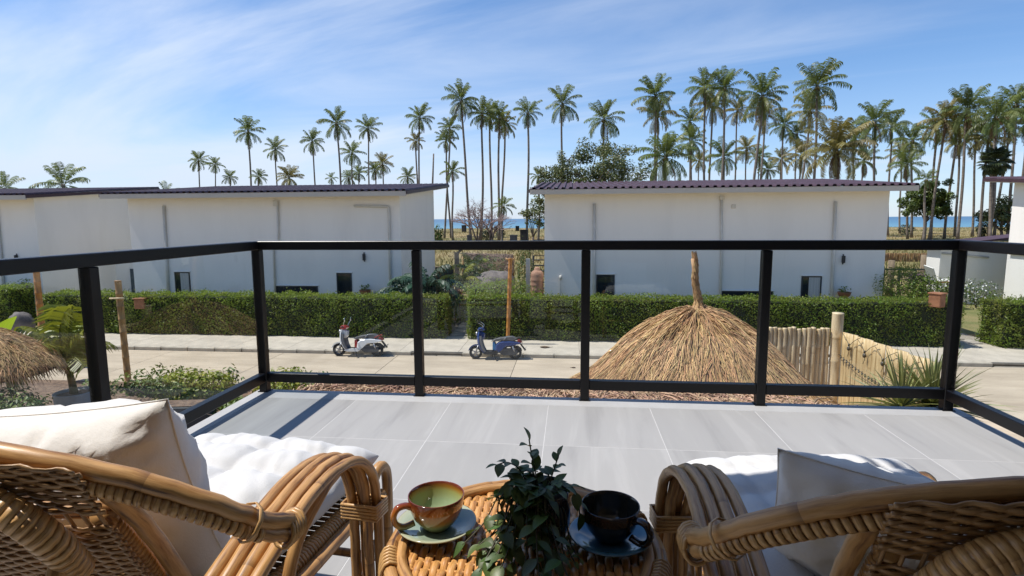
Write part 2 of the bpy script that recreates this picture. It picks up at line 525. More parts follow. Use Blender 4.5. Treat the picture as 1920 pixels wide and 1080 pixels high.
def build_sea():
    m, N, L, p, o = node_mat('sea_water')
    tcn = N.new('ShaderNodeTexCoord')
    sx = N.new('ShaderNodeSeparateXYZ'); L.new(tcn.outputs['Object'], sx.inputs[0])
    mr_ = N.new('ShaderNodeMapRange'); mr_.inputs['From Min'].default_value = 225; mr_.inputs['From Max'].default_value = 1500
    L.new(sx.outputs[1], mr_.inputs['Value'])
    c = ramp(N, L, mr_.outputs[0], [(0.0, (0.17, 0.33, 0.36)), (0.10, (0.105, 0.25, 0.32)), (0.35, (0.06, 0.17, 0.26)), (1.0, (0.045, 0.125, 0.22))])
    L.new(c, p.inputs['Base Color'])
    p.inputs['Roughness'].default_value = 0.35; p.inputs['Specular IOR Level'].default_value = 0.25
    n_ = N.new('ShaderNodeTexNoise'); n_.inputs['Scale'].default_value = 0.35; n_.inputs['Detail'].default_value = 6
    mp_ = N.new('ShaderNodeMapping'); mp_.inputs['Scale'].default_value = (0.35, 1, 1)
    L.new(tcn.outputs['Object'], mp_.inputs[0]); L.new(mp_.outputs[0], n_.inputs['Vector'])
    bn = N.new('ShaderNodeBump'); bn.inputs['Strength'].default_value = 0.35; bn.inputs['Distance'].default_value = 0.4
    L.new(n_.outputs['Fac'], bn.inputs['Height']); L.new(bn.outputs[0], p.inputs['Normal'])
    b = MB(); Zs = -5.2
    xs = [-30000, -6000, -1500, 0, 1500, 6000, 30000]; ys = [222, 600, 2000, 8000, 40000]
    V = [(x, y, Zs) for y in ys for x in xs]; nx = len(xs)
    b.add(V, [(j * nx + i, j * nx + i + 1, (j + 1) * nx + i + 1, (j + 1) * nx + i) for j in range(len(ys) - 1) for i in range(nx - 1)])
    tag(b.build('sea', m), kind='structure')
build_sea()

# concrete road, slab by slab, kerb and pavement
CONC = mat('road_concrete', (0.53, 0.435, 0.315), 0.9, col2=(0.39, 0.315, 0.225), scale=1.1, bump=0.25, bscale=26, detail=9, objrand=0.05, stretch=(0.45, 1.6, 1))
PAVE = mat('pavement_concrete', (0.53, 0.465, 0.37), 0.9, var=0.2, scale=2.2, bump=0.2, bscale=40, detail=8, objrand=0.04)
KERB = mat('kerb_concrete', (0.50, 0.44, 0.345), 0.9, var=0.3, scale=3.0, bump=0.3, bscale=40, detail=8, objrand=0.06)
JOINT = mat('joint_dirt', (0.11, 0.09, 0.065), 0.95, var=0.4, scale=4)
KY, PY0, PY1 = 17.92, 18.07, 20.02
b = MB(); b.box(-60, 60, 9.6, 17.9, GZ - 0.2, GZ + 0.012)
road = tag(b.build('road', JOINT), kind='structure')
def slabs(parent, name, xs, y0, y1, z0, z1, m, gap=0.012, bev=0.006):
    cache = {}
    for i in range(len(xs) - 1):
        w = xs[i + 1] - xs[i]
        key = round(w, 4)
        if key not in cache:
            bb = MB(); bb.box(-w / 2 + gap / 2, w / 2 - gap / 2, y0 + gap / 2, y1 - gap / 2, z0, z1, bev=bev)
            cache[key] = bb.mesh(name, m)
        link_mesh(name, cache[key], parent, ((xs[i] + xs[i + 1]) / 2, 0, 0))
rx = [-60 + 4.0 * k - 2.05 + 0.35 for k in range(31)]
slabs(road, 'road_slab', rx, 13.85, 17.9, GZ, GZ + 0.03, CONC)
slabs(road, 'road_slab', [x + 1.6 for x in rx], 9.6, 13.85, GZ, GZ + 0.03, CONC)
PZ = GZ + 0.14
b = MB(); b.box(-60, 60, KY + 0.01, PY1 + 0.6, GZ - 0.2, PZ - 0.03)
pav = tag(b.build('pavement', JOINT), kind='structure')
slabs(pav, 'paving_slab', [-60 + 2.0 * k + 0.3 for k in range(61)], PY0 + 0.002, PY1 + 0.6, PZ - 0.05, PZ, PAVE, gap=0.008, bev=0.004)
# kerb stones: full height, dropped in front of the two garden paths
def kerb_run(x0, x1, h, parent):
    n = max(1, round((x1 - x0) / 1.0)); w = (x1 - x0) / n
    bb = MB(); bb.box(-w / 2 + 0.004, w / 2 - 0.004, KY, PY0, GZ - 0.1, GZ + h, bev=0.022)
    me = bb.mesh('kerb_stone', KERB)
    for k in range(n): link_mesh('kerb_stone', me, parent, (x0 + w * (k + 0.5), random.uniform(-.006, .006), random.uniform(-.004, .004)))
kerb = empty('kerb'); tag(kerb, kind='structure')
kerb_run(-60, -5.27, 0.15, kerb); kerb_run(-5.27, -3.55, 0.055, kerb); kerb_run(-3.55, 12.62, 0.15, kerb); kerb_run(12.62, 16.6, 0.055, kerb); kerb_run(16.6, 40, 0.15, kerb)

# soil bed and mulch between our house and the road
SOIL = mat('mulch_soil', (0.23, 0.15, 0.095), 0.95, col2=(0.09, 0.055, 0.035), scale=9, bump=0.8, bscale=30, detail=9)
b = MB(); b.box(-30, 9.2, 3.0, 9.58, GZ - 0.2, GZ + 0.03); b.box(-30, -6.9, 9.58, 14.2, GZ - 0.2, GZ + 0.034)
tag(b.build('planting_bed', SOIL), kind='structure')
# paths between the hedges
STONE = mat('path_stone', (0.44, 0.39, 0.33), 0.85, var=0.3, scale=5, bump=0.3, objrand=0.12)
GRAV = mat('path_gravel', (0.40, 0.35, 0.28), 0.95, var=0.4, scale=30, bump=0.6, bscale=60)
for x0, x1 in ((-4.75, -3.7), (13.0, 14.4)):
    b = MB(); b.box(x0 - 0.4, x1 + 0.4, PY1 + 0.6, 33, GZ - 0.1, PZ - 0.02)
    pth = tag(b.build('garden_path', GRAV), kind='structure')
    for k in range(9):
        bb = MB(); y = PY1 + 0.95 + k * 0.72
        bb.box(-0.42, 0.42, -0.28, 0.28, 0, 0.05, bev=0.02)
        bb.build('stepping_stone', STONE, pth, ((x0 + x1) / 2 + random.uniform(-.08, .08), y, PZ - 0.025), (0, 0, random.uniform(-.15, .15)))
# lawn behind the villas and garden soil round them
LAWN = mat('lawn_turf', (0.115, 0.135, 0.035), 0.95, col2=(0.23, 0.19, 0.075), scale=0.7, bump=0.6, bscale=30, detail=8)
b = MB(); b.box(-60, 60, PY1 + 0.62, 40, GZ - 0.2, GZ + 0.05)
tag(b.build('lawn', LAWN), kind='structure')

# ------------------------------------------------------------------ balcony floor
TILE, n_t, l_t, p_t, o_t = node_mat('grey_stone_tile')
tcn = n_t.new('ShaderNodeTexCoord'); oi = n_t.new('ShaderNodeObjectInfo')
geo = n_t.new('ShaderNodeNewGeometry')
mpn = n_t.new('ShaderNodeMapping'); mpn.inputs['Rotation'].default_value = (0, 0, R(-14)); mpn.inputs['Scale'].default_value = (7.5, 0.75, 1)
adn = n_t.new('ShaderNodeVectorMath'); adn.operation = 'ADD'
scn = n_t.new('ShaderNodeMath'); scn.operation = 'MULTIPLY'; scn.inputs[1].default_value = 23.0
l_t.new(oi.outputs['Random'], scn.inputs[0]); l_t.new(tcn.outputs['Object'], mpn.inputs[0]); l_t.new(mpn.outputs[0], adn.inputs[0]); l_t.new(scn.outputs[0], adn.inputs[1])
nz = n_t.new('ShaderNodeTexNoise'); nz.inputs['Scale'].default_value = 1.1; nz.inputs['Detail'].default_value = 7; nz.inputs['Roughness'].default_value = 0.6; nz.inputs['Distortion'].default_value = 0.5
l_t.new(adn.outputs[0], nz.inputs['Vector'])
c = ramp(n_t, l_t, nz.outputs['Fac'], [(0.28, (0.275, 0.268, 0.258)), (0.44, (0.33, 0.322, 0.31)), (0.56, (0.34, 0.332, 0.319)), (0.66, (0.372, 0.363, 0.349)), (0.74, (0.33, 0.322, 0.309))])
hs = n_t.new('ShaderNodeHueSaturation'); mv = n_t.new('ShaderNodeMapRange'); mv.inputs['To Min'].default_value = 0.95; mv.inputs['To Max'].default_value = 1.05
l_t.new(oi.outputs['Random'], mv.inputs['Value']); l_t.new(mv.outputs[0], hs.inputs['Value']); l_t.new(c, hs.inputs['Color'])
l_t.new(hs.outputs[0], p_t.inputs['Base Color'])
nr = n_t.new('ShaderNodeMapRange'); nr.inputs['To Min'].default_value = 0.5; nr.inputs['To Max'].default_value = 0.68
l_t.new(nz.outputs['Fac'], nr.inputs['Value']); l_t.new(nr.outputs[0], p_t.inputs['Roughness'])
p_t.inputs['Specular IOR Level'].default_value = 0.3
GROUT = mat('white_grout', (0.54, 0.53, 0.515), 0.85, var=0.12, scale=14)
EDGE = mat('balcony_edge_trim', (0.42, 0.415, 0.405), 0.55, var=0.1, scale=5, bump=0.05)
PLASTER = mat('white_plaster', (0.74, 0.735, 0.725), 0.85, var=0.07, scale=1.6, bump=0.12, bscale=30, detail=8)
FX0, FX1, FY0, FY1 = -2.06, 2.26, -1.0, 3.465
b = MB(); b.box(FX0, FX1, FY0, FY1 - 0.002, -0.24, -0.006)
floor = tag(b.build('balcony_floor', PLASTER), kind='structure')
b = MB(); b.box(FX0 + 0.11, FX1 - 0.02, FY0, 3.302, -0.006, -0.0004); b.build('grout', GROUT, floor)
b = MB(); b.box(FX0, FX1, 3.304, FY1, -0.006, 0.001, bev=0.002); b.box(FX0, FX0 + 0.108, FY0, 3.302, -0.006, 0.001, bev=0.002)
b.build('edge_trim', EDGE, floor)
tx0, ty0, T = -0.1296, 2.6968, 0.6
xs = [FX0 + 0.11] + [tx0 + T * k for k in range(-3, 4) if FX0 + 0.13 < tx0 + T * k < FX1 - 0.03] + [FX1 - 0.02]
ys = [FY0] + [ty0 - T * k for k in range(6, -1, -1) if ty0 - T * k > FY0 + 0.02] + [3.302]
for i in range(len(xs) - 1):
    for j in range(len(ys) - 1):
        bb = MB(); g = 0.0014
        bb.box(xs[i] + g, xs[i + 1] - g, ys[j] + g, ys[j + 1] - g, -0.0055, 0.0 + random.uniform(-.0002, .0002), bev=0.0007)
        bb.build('tile', TILE, floor)
# ------------------------------------------------------------------ railing
BLACK = mat('black_metal', (0.0045, 0.004, 0.005), 0.38, var=0.3, scale=4, spec=0.35, bump=0.03, bscale=60)
SCREW = mat('screw_steel', (0.35, 0.34, 0.32), 0.4, metal=0.8)
GLASS, gN, gL, gP, gO = node_mat('railing_glass')
lw_ = gN.new('ShaderNodeLayerWeight'); lw_.inputs['Blend'].default_value = 0.5
pw5 = gN.new('ShaderNodeMath'); pw5.operation = 'POWER'; pw5.inputs[1].default_value = 5.0
fr = gN.new('ShaderNodeMath'); fr.operation = 'MULTIPLY_ADD'; fr.inputs[1].default_value = 0.90; fr.inputs[2].default_value = 0.026
gL.new(lw_.outputs['Facing'], pw5.inputs[0]); gL.new(pw5.outputs[0], fr.inputs[0])
trn = gN.new('ShaderNodeBsdfTransparent'); trn.inputs['Color'].default_value = (0.935, 0.957, 0.965, 1)
gls = gN.new('ShaderNodeBsdfGlossy'); gls.inputs['Roughness'].default_value = 0.0; gls.inputs['Color'].default_value = (0.86, 0.88, 0.88, 1)
msx = gN.new('ShaderNodeMixShader')
gL.new(fr.outputs[0], msx.inputs[0]); gL.new(trn.outputs[0], msx.inputs[1]); gL.new(gls.outputs[0], msx.inputs[2]); gL.new(msx.outputs[0], gO.inputs['Surface'])
gN.remove(gP)
RX0, RS, RY = -2.0024, 1.0461, 3.4307
RX1 = RX0 + 4 * RS
HR = 0.988; hw = 0.025
LY = [2.15, 0.87, -0.41]
rail = empty('glass_railing', (RX0, RY, 0), 0, 'black metal railing with clear glass panes round the balcony edge', 'railing')
def rpart(bb, name, m=BLACK):
    o = bb.build(name, m, rail); o.location = (-RX0, -RY, 0); return o
pw = 0.027
posts = [(RX0 + i * RS, RY) for i in range(5)] + [(x, y) for x in (RX0, RX1) for y in LY]
for x, y in posts:
    bb = MB(); bb.box(x - pw, x + pw, y - pw, y + pw, 0.001, HR - 0.058, bev=0.004)
    bb.box(x - 0.034, x + 0.034, y - 0.034, y + 0.034, 0.0012, 0.006)
    rpart(bb, 'post')
ye = FY0 + 0.02
for nm, z0, z1 in (('top_rail', HR - 0.056, HR), ('bottom_rail', 0.068, 0.128)):
    hh = 0.029 if nm == 'top_rail' else 0.024
    for i in range(4):
        if nm == 'top_rail':
            if i: continue
            bb = MB(); bb.box(RX0 - hh, RX1 + hh, RY - hh, RY + hh, z0, z1, bev=0.004); rpart(bb, nm)
            for x in (RX0, RX1):
                bb = MB(); bb.box(x - hh, x + hh, ye, RY - hh - 0.001, z0, z1, bev=0.004); rpart(bb, nm)
        else:
            bb = MB(); bb.box(RX0 + i * RS + pw + .0005, RX0 + (i + 1) * RS - pw - .0005, RY - hh, RY + hh, z0, z1, bev=0.003); rpart(bb, nm)
    if nm == 'bottom_rail':
        for x in (RX0, RX1):
            yy = [RY] + LY
            for j in range(3):
                bb = MB(); bb.box(x - hh, x + hh, yy[j + 1] + pw + .0005, yy[j] - pw - .0005, z0, z1, bev=0.003); rpart(bb, nm)
for i in range(4):
    bb = MB(); bb.box(RX0 + i * RS + pw, RX0 + (i + 1) * RS - pw, RY - .004, RY + .004, 0.124, HR - 0.05)
    rpart(bb, 'glass_pane', GLASS)
for x in (RX0, RX1):
    yy = [RY] + LY
    for j in range(3):
        bb = MB(); bb.box(x - .004, x + .004, yy[j + 1] + pw, yy[j] - pw, 0.124, HR - 0.05)
        rpart(bb, 'glass_pane', GLASS)
for cx_ in (RX0, RX1):
    for dx in (-.014, .014):
        for dz in (-.014, .012):
            bb = MB(); bb.lathe([(0.0, 0.0012), (0.0036, 0.0012), (0.0036, 0.0)], 8, Matrix.Translation((cx_ + dx, RY - 0.0292, HR - 0.03 + dz)) @ Matrix.Rotation(PI / 2, 4, 'X'))
            rpart(bb, 'screw', SCREW)

# ------------------------------------------------------------------ our own house behind the camera: wall, sliding door and the roof that shades the seats
DGLASS = mat('dark_door_glass', (0.02, 0.025, 0.03), 0.05, spec=0.6)
OWNW = mat('own_wall_render', (0.26, 0.24, 0.215), 0.9, var=.12, scale=2)
own = empty('house', (0, -1.05, GZ), 0, 'house wall and roof with added dapple fringe, unseen behind and above the balcony', 'house')
def opart(bb, name, m): 
    o = bb.build(name, m, own); o.location = (0, 1.05, -GZ); return o
bb = MB()
bb.box(-7.0, -1.5, -1.3, -1.02, GZ, 3.2); bb.box(1.7, 7.0, -1.3, -1.02, GZ, 3.2); bb.box(-1.5, 1.7, -1.3, -1.02, 2.2, 3.2); bb.box(-1.5, 1.7, -1.3, -1.02, GZ, -0.25)
opart(bb, 'wall', OWNW)
for x0, x1 in ((-1.5, 0.1), (0.1, 1.7)):
    bb = MB(); bb.box(x0, x0 + .06, -1.2, -1.1, -.0, 2.2); bb.box(x1 - .06, x1, -1.2, -1.1, -.0, 2.2); bb.box(x0 + .06, x1 - .06, -1.2, -1.1, 2.14, 2.2); bb.box(x0 + .06, x1 - .06, -1.2, -1.1, 0.0, .06)
    o = opart(bb, 'door_frame', BLACK)
    bb = MB(); bb.box(x0 + .06, x1 - .06, -1.16, -1.14, .06, 2.14); q = bb.build('door_glass', DGLASS, o)
ROX, ROY, ROZ = -1.20, 1.33, 2.70
SOFF = mat('soffit_white', (0.72, 0.71, 0.69), 0.8, var=0.08, scale=3)
bb = MB(); bb.box(ROX, 7.0, -1.02, ROY, ROZ, ROZ + 0.14, bev=0.01); opart(bb, 'roof', SOFF)
THATCH = mat('thatch_straw', (0.60, 0.395, 0.195), 0.8, col2=(0.42, 0.245, 0.11), scale=1.6, island=0.45, hue=0.018, detail=4)
THATCH_D = mat('thatch_straw_brown', (0.46, 0.315, 0.20), 0.9, col2=(0.29, 0.18, 0.115), scale=2.5, island=0.5, hue=0.02)
n = 150  # straw fringe added out of view to throw dapples on the right cushion
P0 = np.stack([RNG.uniform(ROX + 0.5, 3.2, n), np.full(n, ROY - 0.02) + RNG.uniform(-.06, .02, n), np.full(n, ROZ + 0.1)], 1)
P0[:, 0] = ROX + 0.45 + (np.floor(P0[:, 0] * 11) / 11 - ROX) * 0.95 + RNG.uniform(-.022, .022, n)
ln = RNG.uniform(0.1, 0.34, n)
P2 = P0 + np.stack([RNG.normal(0, .05, n), ln, -ln * RNG.uniform(0.25, 0.6, n)], 1)
P1 = (P0 + P2) / 2 + np.array([0, 0, .03])
V, F = strips(P0, P1, P2, 0.034)
o = link_mesh('added_dapple_fringe', np_mesh('added_dapple_fringe', V, F, THATCH), own, (0, 1.05, -GZ)); tag(o, kind='stuff')

# ------------------------------------------------------------------ rattan lounge chairs
def catmull(pts, k=6):
    pts = [Vector(p) for p in pts]
    P = [pts[0] * 2 - pts[1]] + pts + [pts[-1] * 2 - pts[-2]]
    out = []
    for i in range(1, len(P) - 2):
        for j in range(k):
            t = j / k
            a, b_, c_, d = P[i - 1], P[i], P[i + 1], P[i + 2]
            out.append(0.5 * ((2 * b_) + (c_ - a) * t + (2 * a - 5 * b_ + 4 * c_ - d) * t * t + (3 * b_ - a - 3 * c_ + d) * t ** 3))
    out.append(P[-2])
    return out
def wobble(pts, a=0.0012):
    return [p + Vector((random.uniform(-a, a), random.uniform(-a, a), random.uniform(-a, a))) for p in pts]
def coil(pts, r, wire, pitch, n=6):
    """binding wound round a path"""
    pts = [Vector(p) for p in pts]
    L = [0]
    for i in range(1, len(pts)): L.append(L[-1] + (pts[i] - pts[i - 1]).length)
    turns = max(1, int(L[-1] / pitch)); per = 10
    out = []; ups = []
    for k in range(turns * per + 1):
        s_ = L[-1] * k / (turns * per)
        i = 1
        while i < len(L) - 1 and L[i] < s_: i += 1
        t = (s_ - L[i - 1]) / max(1e-9, L[i] - L[i - 1])
        p = pts[i - 1].lerp(pts[i], t); d = (pts[i] - pts[i - 1]).normalized()
        u = d.cross(Vector((0.31, 0.2, 0.93))).normalized(); w = d.cross(u)
        a = 2 * PI * k / per
        out.append(p + (u * math.cos(a) + w * math.sin(a)) * r); ups.append(u * math.cos(a) + w * math.sin(a))
    m = MB(); m.tube(out, wire, n, flat=.30, ups=ups)
    return m
def back_y(x, z):
    """front face of the back: reclined, hollow across"""
    t = (z - 0.36) / 0.5
    return -0.20 - 0.30 * t - 0.085 * (1 - (x / 0.40) ** 2) * min(1, 0.4 + t)
def half_w(z):
    return 0.29 + 0.075 * max(0, (z - 0.40) / 0.45) 
HOOP = [(0.515, -0.285, 0.662), (0.508, -0.345, 0.698), (0.462, -0.405, 0.755), (0.37, -0.455, 0.806), (0.25, -0.50, 0.842), (0.0, -0.53, 0.866)]
def hoop_full():
    return HOOP + [(-x, y, z) for x, y, z in HOOP[-2::-1]]
def make_chair(label, loc, rz):
    t = empty('rattan_armchair', loc, rz, label, 'armchair', 'rattan armchairs on the balcony')
    def add(bb, name, m): return bb.build(name, m, t)
    hp = catmull(hoop_full(), 7)
    # top hoop: one thick cane, a second cane bound beneath it
    bb = MB(); bb.tube(wobble(hp, .0010), 0.0126, 12); add(bb, 'back_hoop', CANE)
    low = [p + Vector((0, 0.003, -0.0225)) for p in hp[2:-2]]
    bb = MB(); bb.tube(wobble(low), 0.0105, 10); add(bb, 'back_hoop', CANE)
    for a, e in ((5, 20), (20, 38), (38, 56), (56, len(low) - 5)):
        c_ = coil([p + Vector((0, -0.002, -0.001)) for p in low[a:min(e + 1, len(low))]], 0.0112, 0.0050, 0.0105)
        add(c_, 'binding', WRAP)
    for s in (-1, 1):
        # four-cane arm: back under the hoop end, forward, over the front and down to the floor as the front leg
        for i in range(4):
            x0 = s * (0.385 + 0.0236 * i)
            flare = s * 0.045
            lift = 0.004 * (i in (1, 2)); sg_ = .009 * (1 if i % 2 else -1); xl = s * (.465 - (3 - i) * .0165); xm = (x0 + xl) / 2 + s * .003
            path = [(x0 + flare * 1.2, -0.50, 0.42), (x0 + flare, -0.42, 0.555), (x0 + flare * .75, -0.30, 0.615), (x0 + flare * .2, -0.14, 0.635),
                    (x0, -0.03, 0.632 + lift), (x0 + s * .004, 0.035, 0.612 + lift), (xm, 0.073 + sg_ * .5, 0.565), (xl, 0.084 + sg_, 0.48), (xl, 0.088 + sg_, 0.34), (xl - s * .004, 0.10 + sg_, 0.16), (xl - s * .008, 0.115 + sg_, 0.0)]
            bb = MB(); bb.tube(wobble(catmull(path, 5), .0008), 0.0110, 9); add(bb, 'arm_cane', CANE)
        # inner bracket canes of the arm
        path = [(s * .40, -0.20, 0.0), (s * .41, -0.19, 0.30), (s * .415, -0.15, 0.50), (s * .43, -0.07, 0.59), (s * .43, -0.01, 0.608)]
        bb = MB(); bb.tube(catmull(path, 5), 0.012, 8); add(bb, 'arm_brace', CANE)
        # binding round the arm at the front leg, and where the hoop lands on the arm
        for (y, z, tall) in ((0.082, 0.47, 0.030),):
            for k in range(5):
                zz_ = z + k * 0.0075
                pts = [(s * (.398), y - .025, zz_), (s * .480, y - .025, zz_), (s * .482, y + .025, zz_), (s * .398, y + .025, zz_)]
                bb = MB(); bb.tube(pts, 0.0038, 5, closed=True, caps=False); add(bb, 'binding', WRAP)
        for k in range(5):
            q = Vector((s * .512, -.30 + k * .007, .652 + .0 * k))
            bb = MB(); ring = [q + Vector((math.cos(a) * .018, math.sin(a) * .005, math.sin(a) * .021)) for a in [2 * PI * j / 12 for j in range(12)]]
            bb.tube(ring, 0.0038, 5, closed=True, caps=False); add(bb, 'binding', WRAP)
        q0 = [hp[8], hp[9], hp[10]] if s > 0 else [hp[-11], hp[-10], hp[-9]]
        add(coil([q0[0] + Vector((0, 0, -.010)), q0[1] + Vector((0, 0, -.010))], 0.0265, 0.0038, 0.0072), 'binding', WRAP)
        # side frame of the back
        side = [(s * .365, -.452, .785), (s * .345, -.375, .68), (s * .318, -.29, .535), (s * .292, -.20, .36), (s * .285, -.12, .30)]
        sp_ = catmull(side, 6)
        bb = MB(); bb.tube(wobble(sp_), 0.0125, 10); add(bb, 'back_post', CANE)
        inn = [p + Vector((-s * .026, -.016, -.004)) for p in sp_]
        # thick bound roll running beside the post, then a curl behind the hoop
        add(coil(inn[4:], 0.0135, 0.0058, 0.0100), 'bound_roll', WRAP)
        bb = MB(); bb.tube(inn[3:], 0.0132, 10); add(bb, 'roll_core', WRAP)
        curl = catmull([(s * .23, -.525, .800), (s * .29, -.51, .77), (s * .318, -.485, .72), (s * .314, -.455, .665)], 6)
        add(coil(curl, 0.0185, 0.0060, 0.0098), 'bound_roll', WRAP)
        bb = MB(); bb.tube(curl, 0.0182, 10); add(bb, 'roll_core', WRAP)
        # back leg, crossing to the floor behind
        path = [(s * .312, -.470, .70), (s * .318, -.50, .60), (s * .322, -.52, .42), (s * .33, -.55, .2), (s * .335, -.57, .0)]
        bb = MB(); bb.tube(catmull(path, 5), 0.0135, 10); add(bb, 'back_leg', CANE)
        bb = MB(); bb.tube(catmull([(s * .318, -.50, .50), (s * .18, -.40, .43), (0, -.36, .405)], 5), 0.013, 8); add(bb, 'back_brace', CANE)
        # seat side roll: bound pole and a plain cane outside it
        bb = MB(); bb.tube([(s * .285, y, .352) for y in np.linspace(-.2, .40, 14)], 0.0225, 10); add(bb, 'seat_rail', CANE_L)
        add(coil([(s * .285, y, .352) for y in np.linspace(-.18, .40, 14)], 0.0225, 0.0052, 0.0105), 'binding', WRAP)
        bb = MB(); bb.tube(wobble([Vector((s * .322, y, .345)) for y in np.linspace(-.2, .40, 8)]), 0.0155, 9); add(bb, 'seat_rail', CANE)
        # front leg loop
        path = [(s * .30, .33, 0.0), (s * .305, .335, .25), (s * .315, .35, .37), (s * .32, .385, .425), (s * .32, .43, .405), (s * .318, .445, .33), (s * .312, .45, .15), (s * .31, .455, .0)]
        bb = MB(); bb.tube(catmull(path, 5), 0.0155, 9); add(bb, 'front_leg', CANE)
        # lower rails
        for z in (.12, .23):
            bb = MB(); bb.tube([(s * .40, .09, z), (s * .335, .33, z + .01)], 0.011, 8); add(bb, 'stretcher', CANE)
            bb = MB(); bb.tube([(s * .405, .09, z + .02), (s * .40, -.2, z + .02), (s * .335, -.55, z + .02)], 0.011, 8); add(bb, 'stretcher', CANE)
        bb = MB(); bb.tube([(s * .36, .10, .02), (s * .33, .33, .33)], 0.010, 8); add(bb, 'stretcher', CANE)
        bb = MB(); bb.tube([(s * .40, -.18, .03), (s * .38, .08, .30)], 0.010, 8); add(bb, 'stretcher', CANE)
    for y, z in ((.41, .352), (-.2, .352)):
        bb = MB(); bb.tube([(-.30, y, z), (.30, y, z)], 0.02, 10); add(bb, 'seat_rail', CANE)
    bb = MB(); bb.tube([(-.32, .40, .15), (.32, .40, .15)], 0.012, 8); add(bb, 'stretcher', CANE)
    bb = MB(); bb.tube([(-.34, -.56, .15), (.34, -.56, .15)], 0.012, 8); add(bb, 'stretcher', CANE)
    # woven seat
    for k in range(26):
        y = -.17 + k * .0222
        pts = [(x, y, .352 + .005 * math.sin(PI * i + PI * k)) for i, x in enumerate(np.linspace(-.285, .285, 22))]
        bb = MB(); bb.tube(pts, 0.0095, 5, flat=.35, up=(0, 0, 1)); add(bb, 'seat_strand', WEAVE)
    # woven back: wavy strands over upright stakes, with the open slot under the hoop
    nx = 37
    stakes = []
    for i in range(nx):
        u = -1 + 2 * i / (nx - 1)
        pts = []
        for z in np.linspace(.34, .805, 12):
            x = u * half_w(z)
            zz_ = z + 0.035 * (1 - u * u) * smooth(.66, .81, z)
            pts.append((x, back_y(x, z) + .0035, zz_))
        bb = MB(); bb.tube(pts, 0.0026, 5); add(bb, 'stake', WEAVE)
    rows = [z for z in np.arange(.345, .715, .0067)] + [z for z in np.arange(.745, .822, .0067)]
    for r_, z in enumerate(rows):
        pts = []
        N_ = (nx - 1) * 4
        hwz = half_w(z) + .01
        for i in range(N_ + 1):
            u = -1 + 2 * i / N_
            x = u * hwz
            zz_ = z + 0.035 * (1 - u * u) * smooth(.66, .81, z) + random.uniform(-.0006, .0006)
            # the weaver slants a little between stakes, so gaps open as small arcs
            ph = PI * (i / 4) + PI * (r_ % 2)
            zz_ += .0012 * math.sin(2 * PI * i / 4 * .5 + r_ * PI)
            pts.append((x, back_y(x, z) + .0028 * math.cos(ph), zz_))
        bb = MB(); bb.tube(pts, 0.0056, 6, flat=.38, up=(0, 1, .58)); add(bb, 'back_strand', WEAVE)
    # dark cross pole seen in the slot
    for z, r_ in ((.730, .012),):
        pts = [(x, back_y(x, z) + .03, z + .035 * (1 - (x / .35) ** 2) * .3) for x in np.linspace(-.34, .34, 14)]
        bb = MB(); bb.tube(pts, r_, 8); add(bb, 'cross_pole', CANE)
    return t
CL, CR = (-.90, 1.12, 0), (.665, 1.12, 0)
RL, RR = R(-7), R(5)
make_chair('sunlit rattan armchair left of the round table, woven back to the viewer', CL, RL)
make_chair('shaded rattan armchair right of the round table, under the roof', CR, RR)

# ------------------------------------------------------------------ cushions
LINEN, lN, lL, lP, lO = node_mat('cream_linen')
tcn = lN.new('ShaderNodeTexCoord')
ck = lN.new('ShaderNodeTexNoise'); ck.inputs['Scale'].default_value = 420; ck.inputs['Detail'].default_value = 2
ck2 = lN.new('ShaderNodeTexNoise'); ck2.inputs['Scale'].default_value = 7; ck2.inputs['Detail'].default_value = 5
for q in (ck, ck2): lL.new(tcn.outputs['Object'], q.inputs['Vector'])
c = ramp(lN, lL, ck2.outputs['Fac'], [(0.3, (0.68, 0.65, 0.60)), (0.7, (0.75, 0.72, 0.675))])
lL.new(c, lP.inputs['Base Color']); lP.inputs['Roughness'].default_value = 0.95; lP.inputs['Sheen Weight'].default_value = 0.25
bn = lN.new('ShaderNodeBump'); bn.inputs['Strength'].default_value = 0.22; bn.inputs['Distance'].default_value = 0.002
bn2 = lN.new('ShaderNodeBump'); bn2.inputs['Strength'].default_value = 0.35; bn2.inputs['Distance'].default_value = 0.03
lL.new(ck.outputs['Fac'], bn.inputs['Height']); lL.new(ck2.outputs['Fac'], bn2.inputs['Height']); lL.new(bn2.outputs[0], bn.inputs['Normal']); lL.new(bn.outputs[0], lP.inputs['Normal'])
WHITE_F = mat('white_cotton', (0.58, 0.575, 0.565), 0.95, var=0.04, scale=6, bump=0.12, bscale=260)
from mathutils import noise as mnoise
